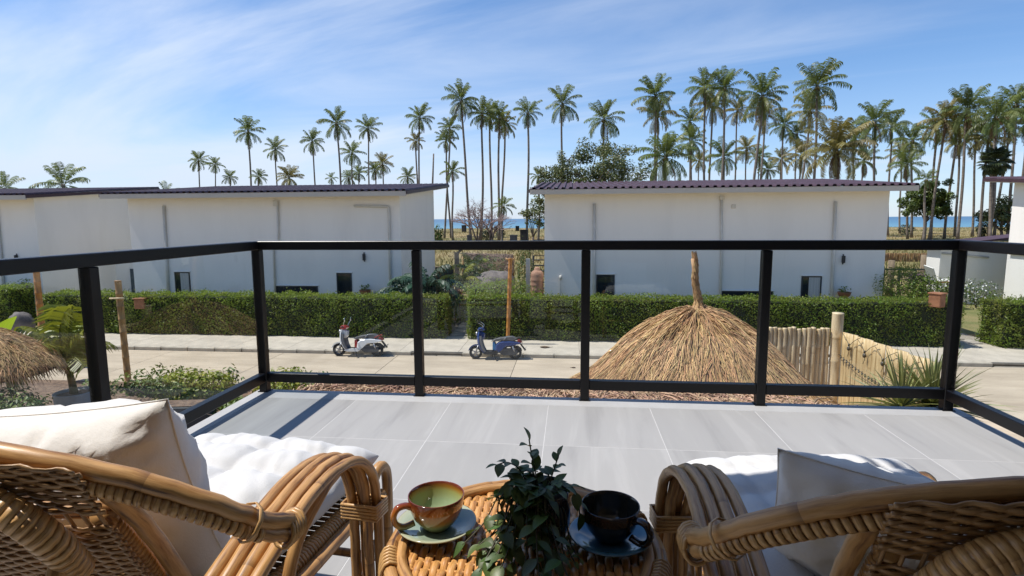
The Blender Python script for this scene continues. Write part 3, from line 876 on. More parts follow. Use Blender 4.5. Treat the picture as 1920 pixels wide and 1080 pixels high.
def pillow_mesh(name, w, h, d, m, seed, n=44, wr=0.010, pinch=0.86):
    V = []; idx = {}
    def pt(u, v, sgn):
        # u,v in -1..1
        k = (max(0.0, (1 - abs(u) ** 4.2)) * max(0.0, (1 - abs(v) ** 4.2))) ** 0.62 * (1 - .16 * (u * u + v * v))
        ed = 1 - 0.075 * (1 - u * u) * (v * v) ; eu = 1 - 0.075 * (1 - v * v) * (u * u)
        x = u * w / 2 * eu; z = v * h / 2 * ed
        p = Vector((x * 7 + seed, z * 7, sgn * 3.0))
        wrn = (mnoise.noise(p) * 0.6 + mnoise.noise(Vector((x * 16 + seed, z * 5 + x * 4, sgn))) * 0.55 + abs(mnoise.noise(Vector((x * 11 - z * 13 + seed, (x + z) * 3, sgn * 2)))) * -0.7)
        fold = 1 - abs(mnoise.noise(Vector((x * 9 + z * 14 + seed, x * 5 - z * 4, sgn * 5))))
        fold2 = 1 - abs(mnoise.noise(Vector((x * 21 - z * 8 + seed, z * 15 + x * 3, sgn * 7 + 2))))
        wrn += 1.1 * max(0, fold - .72) / .28 + .55 * max(0, fold2 - .72) / .28
        edge = max(abs(u), abs(v))
        y = sgn * (d / 2 * k + wr * wrn * (0.25 + k))
        # creases radiating from corners
        rad = math.sin(math.atan2(1 - abs(v), 1 - abs(u) + 1e-4) * 9 + seed) * math.exp(-3.0 * math.hypot(1 - abs(u), 1 - abs(v)))
        y += sgn * wr * 0.45 * rad * k ** 0.5
        return (x, y if edge < .999 else 0.0, z)
    F = []
    for sgn in (1, -1):
        for i in range(n + 1):
            for j in range(n + 1):
                e = i in (0, n) or j in (0, n)
                if e and sgn == -1: idx[(sgn, i, j)] = idx[(1, i, j)]; continue
                idx[(sgn, i, j)] = len(V); V.append(pt(-1 + 2 * i / n, -1 + 2 * j / n, sgn))
        for i in range(n):
            for j in range(n):
                q = (idx[(sgn, i, j)], idx[(sgn, i + 1, j)], idx[(sgn, i + 1, j + 1)], idx[(sgn, i, j + 1)])
                F.append(q if sgn == -1 else q[::-1])
    b = MB(); b.add(V, F, smooth=True)
    # piping seam along the edge
    return b
def place_local(o, chair_loc, rz, loc, rot):
    M = Matrix.Translation(chair_loc) @ Matrix.Rotation(rz, 4, 'Z') @ Matrix.Translation(loc) @ Euler(rot, 'XYZ').to_matrix().to_4x4()
    o.matrix_world = M
def seam(w, h, parent, m):
    b = MB(); pts = []
    for k in range(80):
        a = k / 80 * 4; s_ = int(a); f = a - s_
        u, v = [(-1 + 2 * f, -1), (1, -1 + 2 * f), (1 - 2 * f, 1), (-1, 1 - 2 * f)][s_]
        ed = 1 - 0.075 * (1 - u * u) * (v * v); eu = 1 - 0.075 * (1 - v * v) * (u * u)
        pts.append((u * w / 2 * eu, 0, v * h / 2 * ed))
    b.tube(pts, 0.0017, 6, closed=True, caps=False)
    return b.build('seam', m, parent)
pl = pillow_mesh('back_cushion', .66, .44, .22, LINEN, 3.7, wr=.017).build('back_cushion', LINEN)
tag(pl, 'large cream linen back cushion leaning in the left rattan armchair', 'cushion')
place_local(pl, CL, RL, (-.015, -.225, .590), (R(15), R(-6), R(2)))
seam(.66, .44, pl, LINEN)
pr_ = pillow_mesh('back_cushion', .42, .40, .17, LINEN, 9.1, wr=.014).build('back_cushion', LINEN)
tag(pr_, 'cream linen cushion tilted on one corner in the right rattan armchair', 'cushion')
place_local(pr_, CR, RR, (-.085, -.07, .492), (R(20), R(5), R(-24)))
seam(.42, .40, pr_, LINEN)
def seat_pad(name, w, l, h, seed, tufts, n=96, amp=.5):
    V = []; F = []; idx = {}
    txs = sorted({q[0] for q in tufts}); tys = sorted({q[1] for q in tufts})
    def shape(u, v, sgn):
        k = max(0.0, 1 - abs(u) ** 5) ** 0.45 * max(0.0, 1 - abs(v) ** 5) ** 0.45
        x, y = u * w / 2, v * l / 2
        z = h / 2 * k
        if sgn > 0:
            dd = min(math.hypot(x - tx, y - ty) for tx, ty in tufts)
            jx = .006 * mnoise.noise(Vector((y * 14 + seed, x * 3, 0))); jy = .006 * mnoise.noise(Vector((x * 14 + seed, y * 3, 4)))
            lx = min(abs(x + jx - q) for q in txs); ly = min(abs(y + jy - q) for q in tys)
            cr_ = max(math.exp(-(lx / .013) ** 2), math.exp(-(ly / .013) ** 2))
            z += k * amp * (0.020 - 0.020 * math.exp(-(min(lx, ly) / .035) ** 2) - 0.016 * cr_ - 0.030 * math.exp(-(dd / 0.028) ** 2))
        z += k * (0.006 * mnoise.noise(Vector((x * 13 + seed, y * 13, sgn))) + .006 * max(0, 1 - 3.2 * abs(mnoise.noise(Vector((x * 17 + y * 9 + seed, y * 6 - x * 5, 3.0))))))
        return (x, y, sgn * z if sgn < 0 else z)
    for sgn in (1, -1):
        for i in range(n + 1):
            for j in range(n + 1):
                e = i in (0, n) or j in (0, n)
                if e and sgn == -1: idx[(sgn, i, j)] = idx[(1, i, j)]; continue
                u, v = math.sin((-1 + 2 * i / n) * PI / 2), math.sin((-1 + 2 * j / n) * PI / 2)
                idx[(sgn, i, j)] = len(V)
                V.append((u * w / 2, v * l / 2, 0) if e else shape(u, v, sgn))
        for i in range(n):
            for j in range(n):
                q = (idx[(sgn, i, j)], idx[(sgn, i + 1, j)], idx[(sgn, i + 1, j + 1)], idx[(sgn, i, j + 1)])
                F.append(q if sgn == 1 else q[::-1])
    b = MB(); b.add(V, F, smooth=True); return b
tf = [(x, y) for x in (-.19, -.0, .19) for y in (-.22, -.07, .08, .22)]
sc_ = seat_pad('seat_cushion', .60, .66, .115, 1.0, tf).build('seat_cushion', WHITE_F)
tag(sc_, 'sunlit white tufted seat cushion on the left rattan armchair', 'cushion')
place_local(sc_, CL, RL, (-.01, .125, .425), (R(1.0), 0, 0))
sc2 = seat_pad('seat_cushion', .60, .66, .115, 5.0, tf, amp=.3).build('seat_cushion', WHITE_F)
tag(sc2, 'white tufted seat cushion with dappled shade on the right rattan armchair', 'cushion')
place_local(sc2, CR, RR, (-.01, .135, .425), (R(1.0), 0, 0))
for o_ in (sc_, sc2):
    for x, y in tf:
        bb = MB(); bb.sphere((x, y, .012), .009, 8, 5, (1, 1, .5)); bb.build('tuft_button', WHITE_F, o_)

# ------------------------------------------------------------------ round rattan table
TX, TY, TZ, TR = -.085, 1.02, .503, .268
tb = empty('rattan_table', (TX, TY, 0), 0, 'round rattan side table with woven top between the two armchairs', 'table')
def circ(r, z, n=72, ph=0):
    return [(r * math.cos(2 * PI * k / n + ph), r * math.sin(2 * PI * k / n + ph), z) for k in range(n)]
for r_, z, rr in ((TR - .012, TZ - .012, .0125), (TR - .034, TZ - .006, .0105), (TR - .012, TZ - .038, .012), (TR - .03, TZ - .075, .011)):
    bb = MB(); bb.tube(wobble([Vector(p) for p in circ(r_, z)], .0008), rr, 9, closed=True, caps=False); bb.build('rim_cane', CANE, tb)
bb = MB(); bb.lathe([(0, TZ - .022), (TR - .03, TZ - .022), (TR - .03, TZ - .03), (0, TZ - .03)], 40); bb.build('top_backing', CORE, tb)
rt = TR - .04
pitch = .0158
k0 = int(rt / pitch)
for k in range(-k0, k0 + 1):
    x = k * pitch
    hl = math.sqrt(max(0, rt * rt - x * x))
    if hl < .03: continue
    pts = []
    M_ = max(6, int(2 * hl / .006))
    for i in range(M_ + 1):
        y = -hl + 2 * hl * i / M_
        pts.append((x + random.uniform(-.0003, .0003), y, TZ - .0130 + .0030 * math.sin(2 * PI * y / .046 + PI * k)))
    rad = [.0080 + .0004 * math.sin(2 * PI * (-hl + 2 * hl * i / M_) / .046 + PI * k) for i in range(M_ + 1)]
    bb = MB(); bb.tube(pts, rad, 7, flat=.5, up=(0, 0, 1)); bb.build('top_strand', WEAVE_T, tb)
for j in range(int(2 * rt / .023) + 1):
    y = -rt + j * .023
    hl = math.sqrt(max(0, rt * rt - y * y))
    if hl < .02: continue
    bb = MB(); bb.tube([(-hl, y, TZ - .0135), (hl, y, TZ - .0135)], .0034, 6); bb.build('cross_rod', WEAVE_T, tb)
for k in range(4):
    a = PI / 4 + k * PI / 2
    pts = catmull([(math.cos(a) * (TR - .015), math.sin(a) * (TR - .015), TZ - .03), (math.cos(a) * .20, math.sin(a) * .20, .32), (math.cos(a) * .185, math.sin(a) * .185, .18), (math.cos(a) * .225, math.sin(a) * .225, .0)], 6)
    for d in (-.014, .014):
        bb = MB(); bb.tube([p + Vector((-math.sin(a) * d, math.cos(a) * d, 0)) for p in pts], .0125, 9); bb.build('leg', CANE, tb)
bb = MB(); bb.tube(circ(.19, .17), .011, 8, closed=True, caps=False); bb.build('leg_ring', CANE, tb)
for a0 in (2.75, 3.35, 4.2, 5.9, .45):
    pts = circ(TR - .012, TZ - .024, 160, a0)[:7]
    bb = MB()
    for q in range(6):
        c0 = Vector(pts[q]); rad_ = Vector((c0.x, c0.y, 0)).normalized()
        bb.tube([c0 + rad_ * (.018 * math.cos(t)) + Vector((0, 0, .030 * math.sin(t))) for t in [2 * PI * j / 12 for j in range(12)]], .0036, 5, closed=True, caps=False)
    bb.build('binding', WRAP, tb)

# ------------------------------------------------------------------ cups, saucers
def glaze(name, stops, rough=0.08, axis=1, nscale=16, amt=0.06):
    m, N, L, p, o = node_mat(name)
    tcn = N.new('ShaderNodeTexCoord'); sx = N.new('ShaderNodeSeparateXYZ'); L.new(tcn.outputs['Object'], sx.inputs[0])
    n_ = N.new('ShaderNodeTexNoise'); n_.inputs['Scale'].default_value = nscale; n_.inputs['Detail'].default_value = 6
    L.new(tcn.outputs['Object'], n_.inputs['Vector'])
    if axis == 2: src = sx.outputs[2]
    else:
        ln_ = N.new('ShaderNodeVectorMath'); ln_.operation = 'LENGTH'
        cm = N.new('ShaderNodeCombineXYZ'); L.new(sx.outputs[0], cm.inputs[0]); L.new(sx.outputs[1], cm.inputs[1]); L.new(cm.outputs[0], ln_.inputs[0]); src = ln_.outputs['Value']
    mr_ = N.new('ShaderNodeMapRange'); mr_.inputs['From Min'].default_value = 0; mr_.inputs['From Max'].default_value = 0.075 if axis == 2 else 0.085
    L.new(src, mr_.inputs['Value'])
    ad = N.new('ShaderNodeMath'); ad.operation = 'MULTIPLY_ADD'; ad.inputs[1].default_value = amt * 2; L.new(n_.outputs['Fac'], ad.inputs[0])
    sb = N.new('ShaderNodeMath'); sb.operation = 'SUBTRACT'; sb.inputs[1].default_value = amt
    L.new(mr_.outputs[0], ad.inputs[2]); L.new(ad.outputs[0], sb.inputs[0])
    L.new(ramp(N, L, sb.outputs[0], stops), p.inputs['Base Color'])
    p.inputs['Roughness'].default_value = rough; p.inputs['Coat Weight'].default_value = 0.6; p.inputs['Coat Roughness'].default_value = 0.05
    return m
G_AMB = glaze('amber_glaze', [(0.0, (0.12, 0.12, 0.05)), (0.22, (0.26, 0.27, 0.13)), (0.42, (0.34, 0.16, 0.035)), (0.62, (0.36, 0.125, 0.02)), (0.80, (0.24, 0.055, 0.013)), (0.88, (0.13, 0.026, 0.012))], axis=2, amt=0.07)
G_GRN = glaze('green_glaze', [(0.0, (0.30, 0.37, 0.23)), (0.45, (0.27, 0.34, 0.19)), (0.68, (0.30, 0.30, 0.10)), (0.78, (0.32, 0.15, 0.02)), (0.87, (0.15, 0.032, 0.013))], axis=2, amt=0.05)
G_SAU = glaze('celadon_glaze', [(0.0, (0.20, 0.27, 0.22)), (0.55, (0.24, 0.30, 0.22)), (0.80, (0.36, 0.40, 0.28)), (0.95, (0.40, 0.38, 0.24))], amt=0.04)
G_DRK = glaze('dark_brown_glaze', [(0.0, (0.012, 0.010, 0.009)), (0.6, (0.020, 0.012, 0.010)), (0.93, (0.045, 0.024, 0.018)), (1.0, (0.075, 0.04, 0.03))], axis=2, amt=0.05)
G_DIN = glaze('dark_inner_glaze', [(0.0, (0.03, 0.028, 0.025)), (0.8, (0.025, 0.026, 0.022)), (1.0, (0.05, 0.03, 0.02))], axis=2)
G_BLU = glaze('teal_blue_glaze', [(0.0, (0.03, 0.075, 0.11)), (0.55, (0.055, 0.16, 0.24)), (0.85, (0.08, 0.21, 0.29)), (0.97, (0.07, 0.10, 0.11))], amt=0.05)
def make_cup(loc, rz, mo, mi, ms, lc, ls, sr=.078):
    sa = MB(); sa.lathe([(0, .0), (.034, .0), (.036, .004), (.058, .009), (sr, .0185), (sr + .0008, .0205), (sr - .0015, .0212), (.056, .0125), (.034, .0085), (0, .008)], 48)
    so = sa.build('saucer', ms, None, loc); tag(so, ls, 'saucer', None)
    c = empty('cup', (loc[0], loc[1], loc[2] + .0086), rz, lc, 'cup')
    b = MB(); b.lathe([(0, 0), (.026, 0), (.028, .004), (.036, .012), (.046, .026), (.052, .042), (.0545, .058), (.0553, .066), (.0551, .0682)], 56); b.build('cup_body', mo, c)
    b = MB(); b.lathe([(.0551, .0682), (.0543, .0692), (.0532, .0682), (.052, .060), (.0485, .044), (.041, .026), (.028, .012), (.012, .0085), (0, .008)], 56); b.build('cup_inside', mi, c)
    hp = catmull([(.0525, 0, .053), (.063, 0, .0585), (.078, 0, .056), (.086, 0, .042), (.082, 0, .026), (.068, 0, .0165), (.046, 0, .020)], 6)
    b = MB(); b.tube(hp, [.0062] * len(hp), 10, flat=1.35, up=(0, 1, 0)); b.build('handle', mo, c)
    return c
make_cup((-.262, 1.037, TZ + .001), R(212), G_AMB, G_GRN, G_SAU, 'amber brown glazed cup with pale green inside', 'celadon green saucer under the amber brown cup')
make_cup((.078, 1.028, TZ + .001), R(-38), G_DRK, G_DIN, G_BLU, 'nearly black glazed cup with thin brown rim', 'teal blue saucer under the nearly black cup')

# ------------------------------------------------------------------ trailing pot plant
POTM = glaze('dark_pot_glaze', [(0.0, (0.010, 0.010, 0.014)), (0.6, (0.014, 0.013, 0.02)), (1.0, (0.03, 0.02, 0.02))], rough=0.25, axis=2)
LEAFM = mat('vine_leaf', (0.042, 0.078, 0.020), 0.45, col2=(0.10, 0.14, 0.035), scale=30, objrand=0.35, hue=0.03, trans=0.18, spec=0.5, transcol=(0.10, 0.16, 0.03))
VSTEM = mat('vine_stem', (0.05, 0.045, 0.02), 0.6)
PX, PY = -.052, 1.02
vp = empty('potted_vine', (PX, PY, TZ), 0, 'small trailing vine in a dark glazed pot at the centre of the rattan table', 'pot plant')
b = MB(); b.lathe([(0, .001), (.034, .001), (.046, .018), (.054, .045), (.055, .075), (.051, .098), (.0535, .108), (.0515, .110), (.047, .100), (.048, .085), (0, .084)], 40); b.build('pot', POTM, vp)
b = MB(); b.lathe([(0, .090), (.0475, .088)], 24); b.build('soil', SOIL, vp)
def vleaf_mesh(k):
    b = MB(); n = 7; V = []; F = []
    w = [0, .62, .95, 1.0, .85, .5, 0]
    for i in range(n):
        t = i / (n - 1)
        y = t; z = -.28 * t * t * (0.6 + .3 * k)
        V += [(-.29 * w[i], y, z + .10 * w[i]), (0, y, z), (.29 * w[i], y, z + .10 * w[i])]
    for i in range(n - 1):
        a = i * 3
        F += [(a, a + 1, a + 4, a + 3), (a + 1, a + 2, a + 5, a + 4)]
    b.add(V, F, smooth=True)
    return b.mesh('leaf', LEAFM)
VL = [vleaf_mesh(k) for k in range(3)]
def vine(path, n, size, first=0.15):
    pts = catmull([Vector(p) for p in path], 7)
    b = MB(); b.tube(pts, .0014, 5); b.build('stem', VSTEM, vp)
    for k in range(n):
        t = first + (1 - first) * k / max(1, n - 1)
        i = min(len(pts) - 2, int(t * (len(pts) - 1)))
        p = pts[i]; d = (pts[i + 1] - pts[i]).normalized()
        side = d.cross(Vector((0, 0, 1)))
        side = side.normalized() if side.length > .2 else Vector((math.cos(k * 2.4), math.sin(k * 2.4), 0))
        sg = 1 if k % 2 else -1
        dr = (side * sg * random.uniform(.6, 1.1) + d * random.uniform(.3, .8) + Vector((0, 0, random.uniform(-.25, .35)))).normalized()
        if k == n - 1: dr = (d + Vector((0, 0, .15))).normalized()
        x = dr.cross(Vector((0, 0, 1)) + side * random.uniform(-.3, .3)).normalized(); z = x.cross(dr)
        M_ = Matrix((x, dr, z)).transposed().to_4x4(); M_.translation = p
        s_ = size * random.uniform(.75, 1.2)
        o = link_mesh('leaf', random.choice(VL), vp); o.matrix_local = M_ @ Matrix.Scale(s_, 4)
random.seed(21)
vine([(-.005, .01, .09), (-.012, .015, .125), (-.020, .02, .16), (-.026, .022, .195)], 9, .033, .1)
vine([(.008, .01, .09), (.02, .02, .13), (.032, .03, .165)], 6, .028)
vine([(-.02, 0, .09), (-.04, .01, .135), (-.066, .01, .152), (-.088, .0, .150)], 6, .032, .3)
vine([(.02, 0, .09), (.045, -.005, .12), (.066, -.012, .105), (.072, -.016, .065)], 6, .032)
for k in range(17):
    a = random.uniform(PI * 1.05, PI * 1.60)
    r1 = random.uniform(.06, .085); r2 = random.uniform(.07, .15); z2 = random.uniform(.004, .05)
    vine([(math.cos(a) * .02, math.sin(a) * .02, .09), (math.cos(a) * .045, math.sin(a) * .045, .13), (math.cos(a) * r1, math.sin(a) * r1, .10), (math.cos(a + .1) * r2 * .9, math.sin(a + .1) * r2 * .9, .05), (math.cos(a + .15) * (r2 + .03), math.sin(a + .15) * (r2 + .03), z2 * .6 + .006)], random.randint(7, 11), random.uniform(.031, .040), .12)
for k in range(8):
    a = random.uniform(0, 2 * PI)
    vine([(math.cos(a) * .015, math.sin(a) * .015, .09), (math.cos(a) * .03, math.sin(a) * .03, .125), (math.cos(a) * .055, math.sin(a) * .055, .125)], 6, .028, .1)
for k in range(5):
    a = -.75 - k * .13
    vine([(.03, -.02, .09), (math.cos(a) * .06, math.sin(a) * .06, .085), (math.cos(a) * .075, math.sin(a) * .075, .03), (math.cos(a) * .10, math.sin(a) * .10, .008)], 6, .013, .5)
random.seed(11)
# ------------------------------------------------------------------ villas
WALLP = mat('villa_plaster', (0.86, 0.822, 0.765), 0.88, var=0.085, scale=0.9, lo=.45, hi=.8, stretch=(1, 1, .22), bump=0.08, bscale=14, detail=9)
SOFW = mat('villa_soffit', (0.74, 0.68, 0.59), 0.85, var=0.06, scale=1.0)
FASCB = mat('fascia_beige', (0.52, 0.475, 0.41), 0.85, var=0.08, scale=1.0)
ROOFM = mat('roof_sheet_maroon', (0.085, 0.047, 0.062), 0.55, col2=(0.05, 0.026, 0.034), scale=2.0, bump=0.05, bscale=12, spec=0.45)
FASC = mat('roof_fascia_maroon', (0.055, 0.022, 0.028), 0.5, var=0.2, scale=2)
PIPE = mat('pvc_pipe_cream', (0.66, 0.63, 0.57), 0.6, var=0.12, scale=3)
WFRM = mat('window_frame_dark', (0.02, 0.024, 0.03), 0.4)
WGLS = mat('window_glass_dark', (0.018, 0.024, 0.028), 0.05, spec=0.7)
CURT_REFL = mat('curtain_or_reflection_white', (0.55, 0.53, 0.50), 0.9, var=0.25, scale=3, stretch=(9, 9, 0.3))
LAMPM = mat('wall_lamp_dark', (0.018, 0.018, 0.02), 0.45)
TERRA = mat('terracotta', (0.36, 0.155, 0.075), 0.85, var=0.35, scale=7, bump=0.15, detail=7)
VY, VYB = 23.5, 29.5
def villa(x0, x1, label):
    t = empty('villa', ((x0 + x1) / 2, VY, GZ), 0, label, 'house')
    ox, oy = (x0 + x1) / 2, VY
    def P(bb, name, m, par=None):
        o = bb.build(name, m, par or t)
        if par is None: o.location = (-ox, -oy, -GZ)
        return o
    d = .0876
    zf, zb = 2.165, 2.165 + (VYB - VY) * d                       # wall top at front and back
    # walls: four slabs, butted
    b = MB(); b.box(x0, x1, VY, VY + .2, GZ, zf); P(b, 'wall', WALLP)
    b = MB(); b.box(x0, x1, VYB - .2, VYB, GZ, zb); P(b, 'wall', WALLP)
    for xa in (x0, x1 - .2):
        V = []
        for x in (xa, xa + .2):
            V += [(x, VY + .2, GZ), (x, VYB - .2, GZ), (x, VYB - .2, zb - .2 * d), (x, VY + .2, zf + .2 * d)]
        b = MB(); b.add(V, [(0, 1, 2, 3), (7, 6, 5, 4), (0, 3, 7, 4), (1, 5, 6, 2), (3, 2, 6, 7), (0, 4, 5, 1)]); P(b, 'wall', WALLP)
    # corrugated roof, rising to the back
    yf, yb = VY - .92, VYB + 1.3
    ex0, ex1 = x0 - .56, x1 + .56
    def rz_(y): return 2.28 + (y - 22.58) * d
    pr = []
    pitch = .285
    n = int((ex1 - ex0) / pitch)
    for k in range(n + 1):
        xk = ex0 + k * (ex1 - ex0) / n
        w = (ex1 - ex0) / n
        pr += [(xk, .0), (xk + w * .36, .0), (xk + w * .46, .07), (xk + w * .82, .07), (xk + w * .92, .0)]
    pr = [p for p in pr if p[0] <= ex1] + [(ex1, 0)]
    V = []; m = len(pr)
    for y in (yf, yb):
        for x, z in pr: V.append((x, y, rz_(y) + z))
    for y in (yf, yb):
        for x, z in pr: V.append((x, y, rz_(y) + z - .012))
    F = []
    for i in range(m - 1):
        F.append((i, i + 1, m + i + 1, m + i)); F.append((2 * m + i + 1, 2 * m + i, 3 * m + i, 3 * m + i + 1))
        F.append((2 * m + i, 2 * m + i + 1, i + 1, i))
    b = MB(); b.add(V, F); roof = P(b, 'roof', ROOFM)
    # soffit board and maroon rake boards
    def slab(xa, xb, ya, yb_, za, zb_, name, mm):
        V = [(x, y, rz_(y) + z) for z in (za, zb_) for (x, y) in ((xa, ya), (xb, ya), (xb, yb_), (xa, yb_))]
        bb = MB(); bb.add(V, [(0, 3, 2, 1), (4, 5, 6, 7), (0, 1, 5, 4), (1, 2, 6, 5), (2, 3, 7, 6), (3, 0, 4, 7)]); return P(bb, name, mm)
    slab(ex0 + .09, ex1 - .09, yf + .08, VY - .003, -.19, -.05, 'soffit', SOFW)
    slab(ex0 + .02, ex1 - .02, yf + .02, yf + .075, -.215, -.02, 'fascia', FASCB)
    slab(ex0 - .015, ex0 + .05, yf + .03, yb, -.15, -.015, 'rake_board', FASC)
    slab(ex1 - .05, ex1 + .015, yf + .03, yb, -.15, -.015, 'rake_board', FASC)
    for xa, xb in ((ex0 + .052, x0 - .003), (x1 + .003, ex1 - .052)):
        slab(xa, xb, VY - .002, yb - .05, -.19, -.05, 'soffit', SOFW)
    return t, P
def pipe(P, pts, r=.055, y=VY):
    b = MB(); b.tube([(x, y - .062, z) for x, z in pts], r, 8); P(b, 'drain_pipe', PIPE)
def window(P, x0, x1, z0, z1, curtain_or_reflection=False, lit=False):
    b = MB(); y = VY
    f = .05
    b.box(x0, x0 + f, y - .03, y + .004, z0, z1); b.box(x1 - f, x1, y - .03, y + .004, z0, z1); b.box(x0 + f, x1 - f, y - .03, y + .004, z1 - f, z1); b.box(x0 + f, x1 - f, y - .03, y + .004, z0, z0 + f)
    if z1 - z0 > .8: b.box(x0 + f, x1 - f, y - .028, y + .002, z0 + (z1 - z0) * .42, z0 + (z1 - z0) * .42 + .035)
    fr_ = P(b, 'window', WFRM)
    b = MB(); b.box(x0 + f, x1 - f, y - .012, y - .004, z0 + f, z1 - f); b.build('pane', WGLS, fr_)
    b = MB(); b.box(x0 - .06, x1 + .06, y - .075, y - .001, z0 - .05, z0 - .001, bev=.01); b.build('sill', WALLP, fr_)
    b = MB(); b.box(x0 - .05, x1 + .05, y - .05, y - .001, z1 + .001, z1 + .035, bev=.008); b.build('drip_mould', WALLP, fr_)
    if curtain_or_reflection:
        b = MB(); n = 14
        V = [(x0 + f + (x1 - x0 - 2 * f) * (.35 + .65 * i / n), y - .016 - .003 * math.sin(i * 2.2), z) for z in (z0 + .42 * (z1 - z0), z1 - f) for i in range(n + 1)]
        b.add(V, [(i, i + 1, n + 2 + i, n + 1 + i) for i in range(n)]); b.build('curtain_or_reflection', CURT_REFL, fr_)
def wall_lamp(P, x, z):
    b = MB(); b.box(x - .05, x + .05, VY - .12, VY - .002, z - .14, z + .14, bev=.012); b.box(x - .02, x + .02, VY - .03, VY - .001, z - .2, z + .2); P(b, 'wall_lamp', LAMPM)
def hanging_bowl(x, z, label, m):
    """half-round wall planter with a small plant"""
    t = empty('wall_planter', (x, VY, z), 0, label, 'planter')
    b = MB(); prof = [(.02, -.2), (.12, -.17), (.2, -.09), (.24, .02), (.25, .05), (.22, .05), (.19, -.05), (.05, -.14)]
    b.lathe(prof, 18, Matrix.Translation((0, -.26, 0))); b.build('bowl', m, t)
    n = 40
    C = np.stack([RNG.normal(0, .10, n), -.26 + RNG.normal(0, .09, n), RNG.uniform(.03, .26, n)], 1)
    V, F = leaf_cloud(C, np.tile([0, -.6, .5], (n, 1)), .12, .05); o = link_mesh('foliage', np_mesh('foliage', V, F, HEDGE_L), t)
    tag(o, kind='stuff')
HEDGE_L = mat('hedge_leaf', (0.14, 0.205, 0.026), 0.42, col2=(0.215, 0.205, 0.05), scale=1.1, lo=.45, hi=.7, island=0.5, hue=0.03, trans=0.45, transcol=(0.28, 0.36, 0.05), spec=0.4)
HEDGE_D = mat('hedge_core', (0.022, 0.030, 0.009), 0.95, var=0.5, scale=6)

v3, P = villa(-1.1, 12.24, 'white villa with maroon sheet roof behind the straw parasol')
pipe(P, [(.93, 1.72), (.97, GZ)], .06); pipe(P, [(5.93, 1.93), (6.03, -.4), (6.04, GZ)], .05); pipe(P, [(10.25, 1.72), (10.36, GZ)], .06)
b = MB(); b.box(5.86, 6.04, VY - .13, VY - .001, 1.83, 1.95); P(b, 'pipe_box', PIPE)
b = MB(); b.box(6.34, 6.5, VY - .05, VY - .001, 1.48, 1.64, bev=.01); P(b, 'vent_cap', PIPE)
window(P, 1.05, 1.80, -2.9, -1.19); window(P, 6.08, 8.1, -2.6, -1.83); window(P, 9.16, 9.93, -2.9, -1.21, True)  # last window: pale curtain sheet stands in for a bright garden reflection
wall_lamp(P, 10.68, -.54)
b = MB(); b.box(-.45, -.40, VY - .12, VY - .06, GZ, -1.28); b.tube([(-.42, VY - .09, -1.4), (-.42, VY - .09, -1.22)], .05, 8); P(b, 'stand_pipe', PIPE)
hanging_bowl(10.70, -1.86, 'shallow tan bowl planter on the villa wall behind the straw parasol', TERRA)
v2, P = villa(-19.66, -7.22, 'white villa with maroon sheet roof behind the white scooter')
pipe(P, [(-17.9, 1.78), (-18.05, GZ)], .06); pipe(P, [(-12.6, 1.95), (-12.68, .1), (-12.92, -.1), (-12.98, GZ)], .045); pipe(P, [(-9.2, 1.7), (-7.72, 1.66), (-7.68, 1.6), (-7.74, GZ)], .055)
b = MB(); b.box(-12.78, -12.58, VY - .13, VY - .001, 1.72, 1.95); P(b, 'pipe_box', PIPE)
window(P, -17.68, -16.95, -2.9, -1.16, True); window(P, -13.0, -11.0, -2.6, -1.75); window(P, -10.13, -9.45, -2.9, -1.17)
wall_lamp(P, -8.85, -.48)
hanging_bowl(-8.78, -1.92, 'dark half round planter on the villa wall behind the white scooter', TERRA)
v1, P = villa(-37.5, -24.25, 'white villa at the far left edge with its shaded side wall in view')
pipe(P, [(-26.1, 1.8), (-26.25, GZ)], .06); wall_lamp(P, -25.4, -.55)
hanging_bowl(-24.9, -1.75, 'grey half round planter on the leftmost villa wall beside the pole', STONE)
v4, P = villa(20.9, 33.5, 'white villa at the right edge with sunlit side wall and maroon roof')
b = MB(); b.tube([(20.9 - .06, 29.3, -.65), (20.9 - .06, 27.6, -.65)], .06, 8); b.tube([(20.9 - .06, 27.6, -.65), (20.9 - .06, 27.6, GZ)], .06, 8); P(b, 'drain_pipe', PIPE)
# low grey wing behind the right villa
t = empty('pool_pavilion', (19.6, 31.6, GZ), 0, 'low pavilion with sloping maroon roof beside the right villa', 'pavilion')
def P5(bb, name, m):
    o = bb.build(name, m, t); o.location = (-19.6, -31.6, -GZ); return o
b = MB(); b.box(18.75, 25, 30.9, 31.1, GZ, -.40); b.box(18.75, 18.95, 31.1, 32, GZ, -.40); P5(b, 'wall', WALLP)
b = MB(); V = [(18.45, 30.5, -.30), (26, 30.5, .55), (26, 32.2, .55), (18.45, 32.2, -.30)]
b.add(V + [(x, y, z - .1) for x, y, z in V], [(0, 1, 2, 3), (7, 6, 5, 4), (0, 4, 5, 1), (3, 2, 6, 7), (0, 3, 7, 4), (1, 5, 6, 2)]); P5(b, 'roof', ROOFM)
b = MB(); b.tube([(18.8, 30.85, -.75), (21, 30.85, -.95)], .05, 8); P5(b, 'drain_pipe', PIPE)

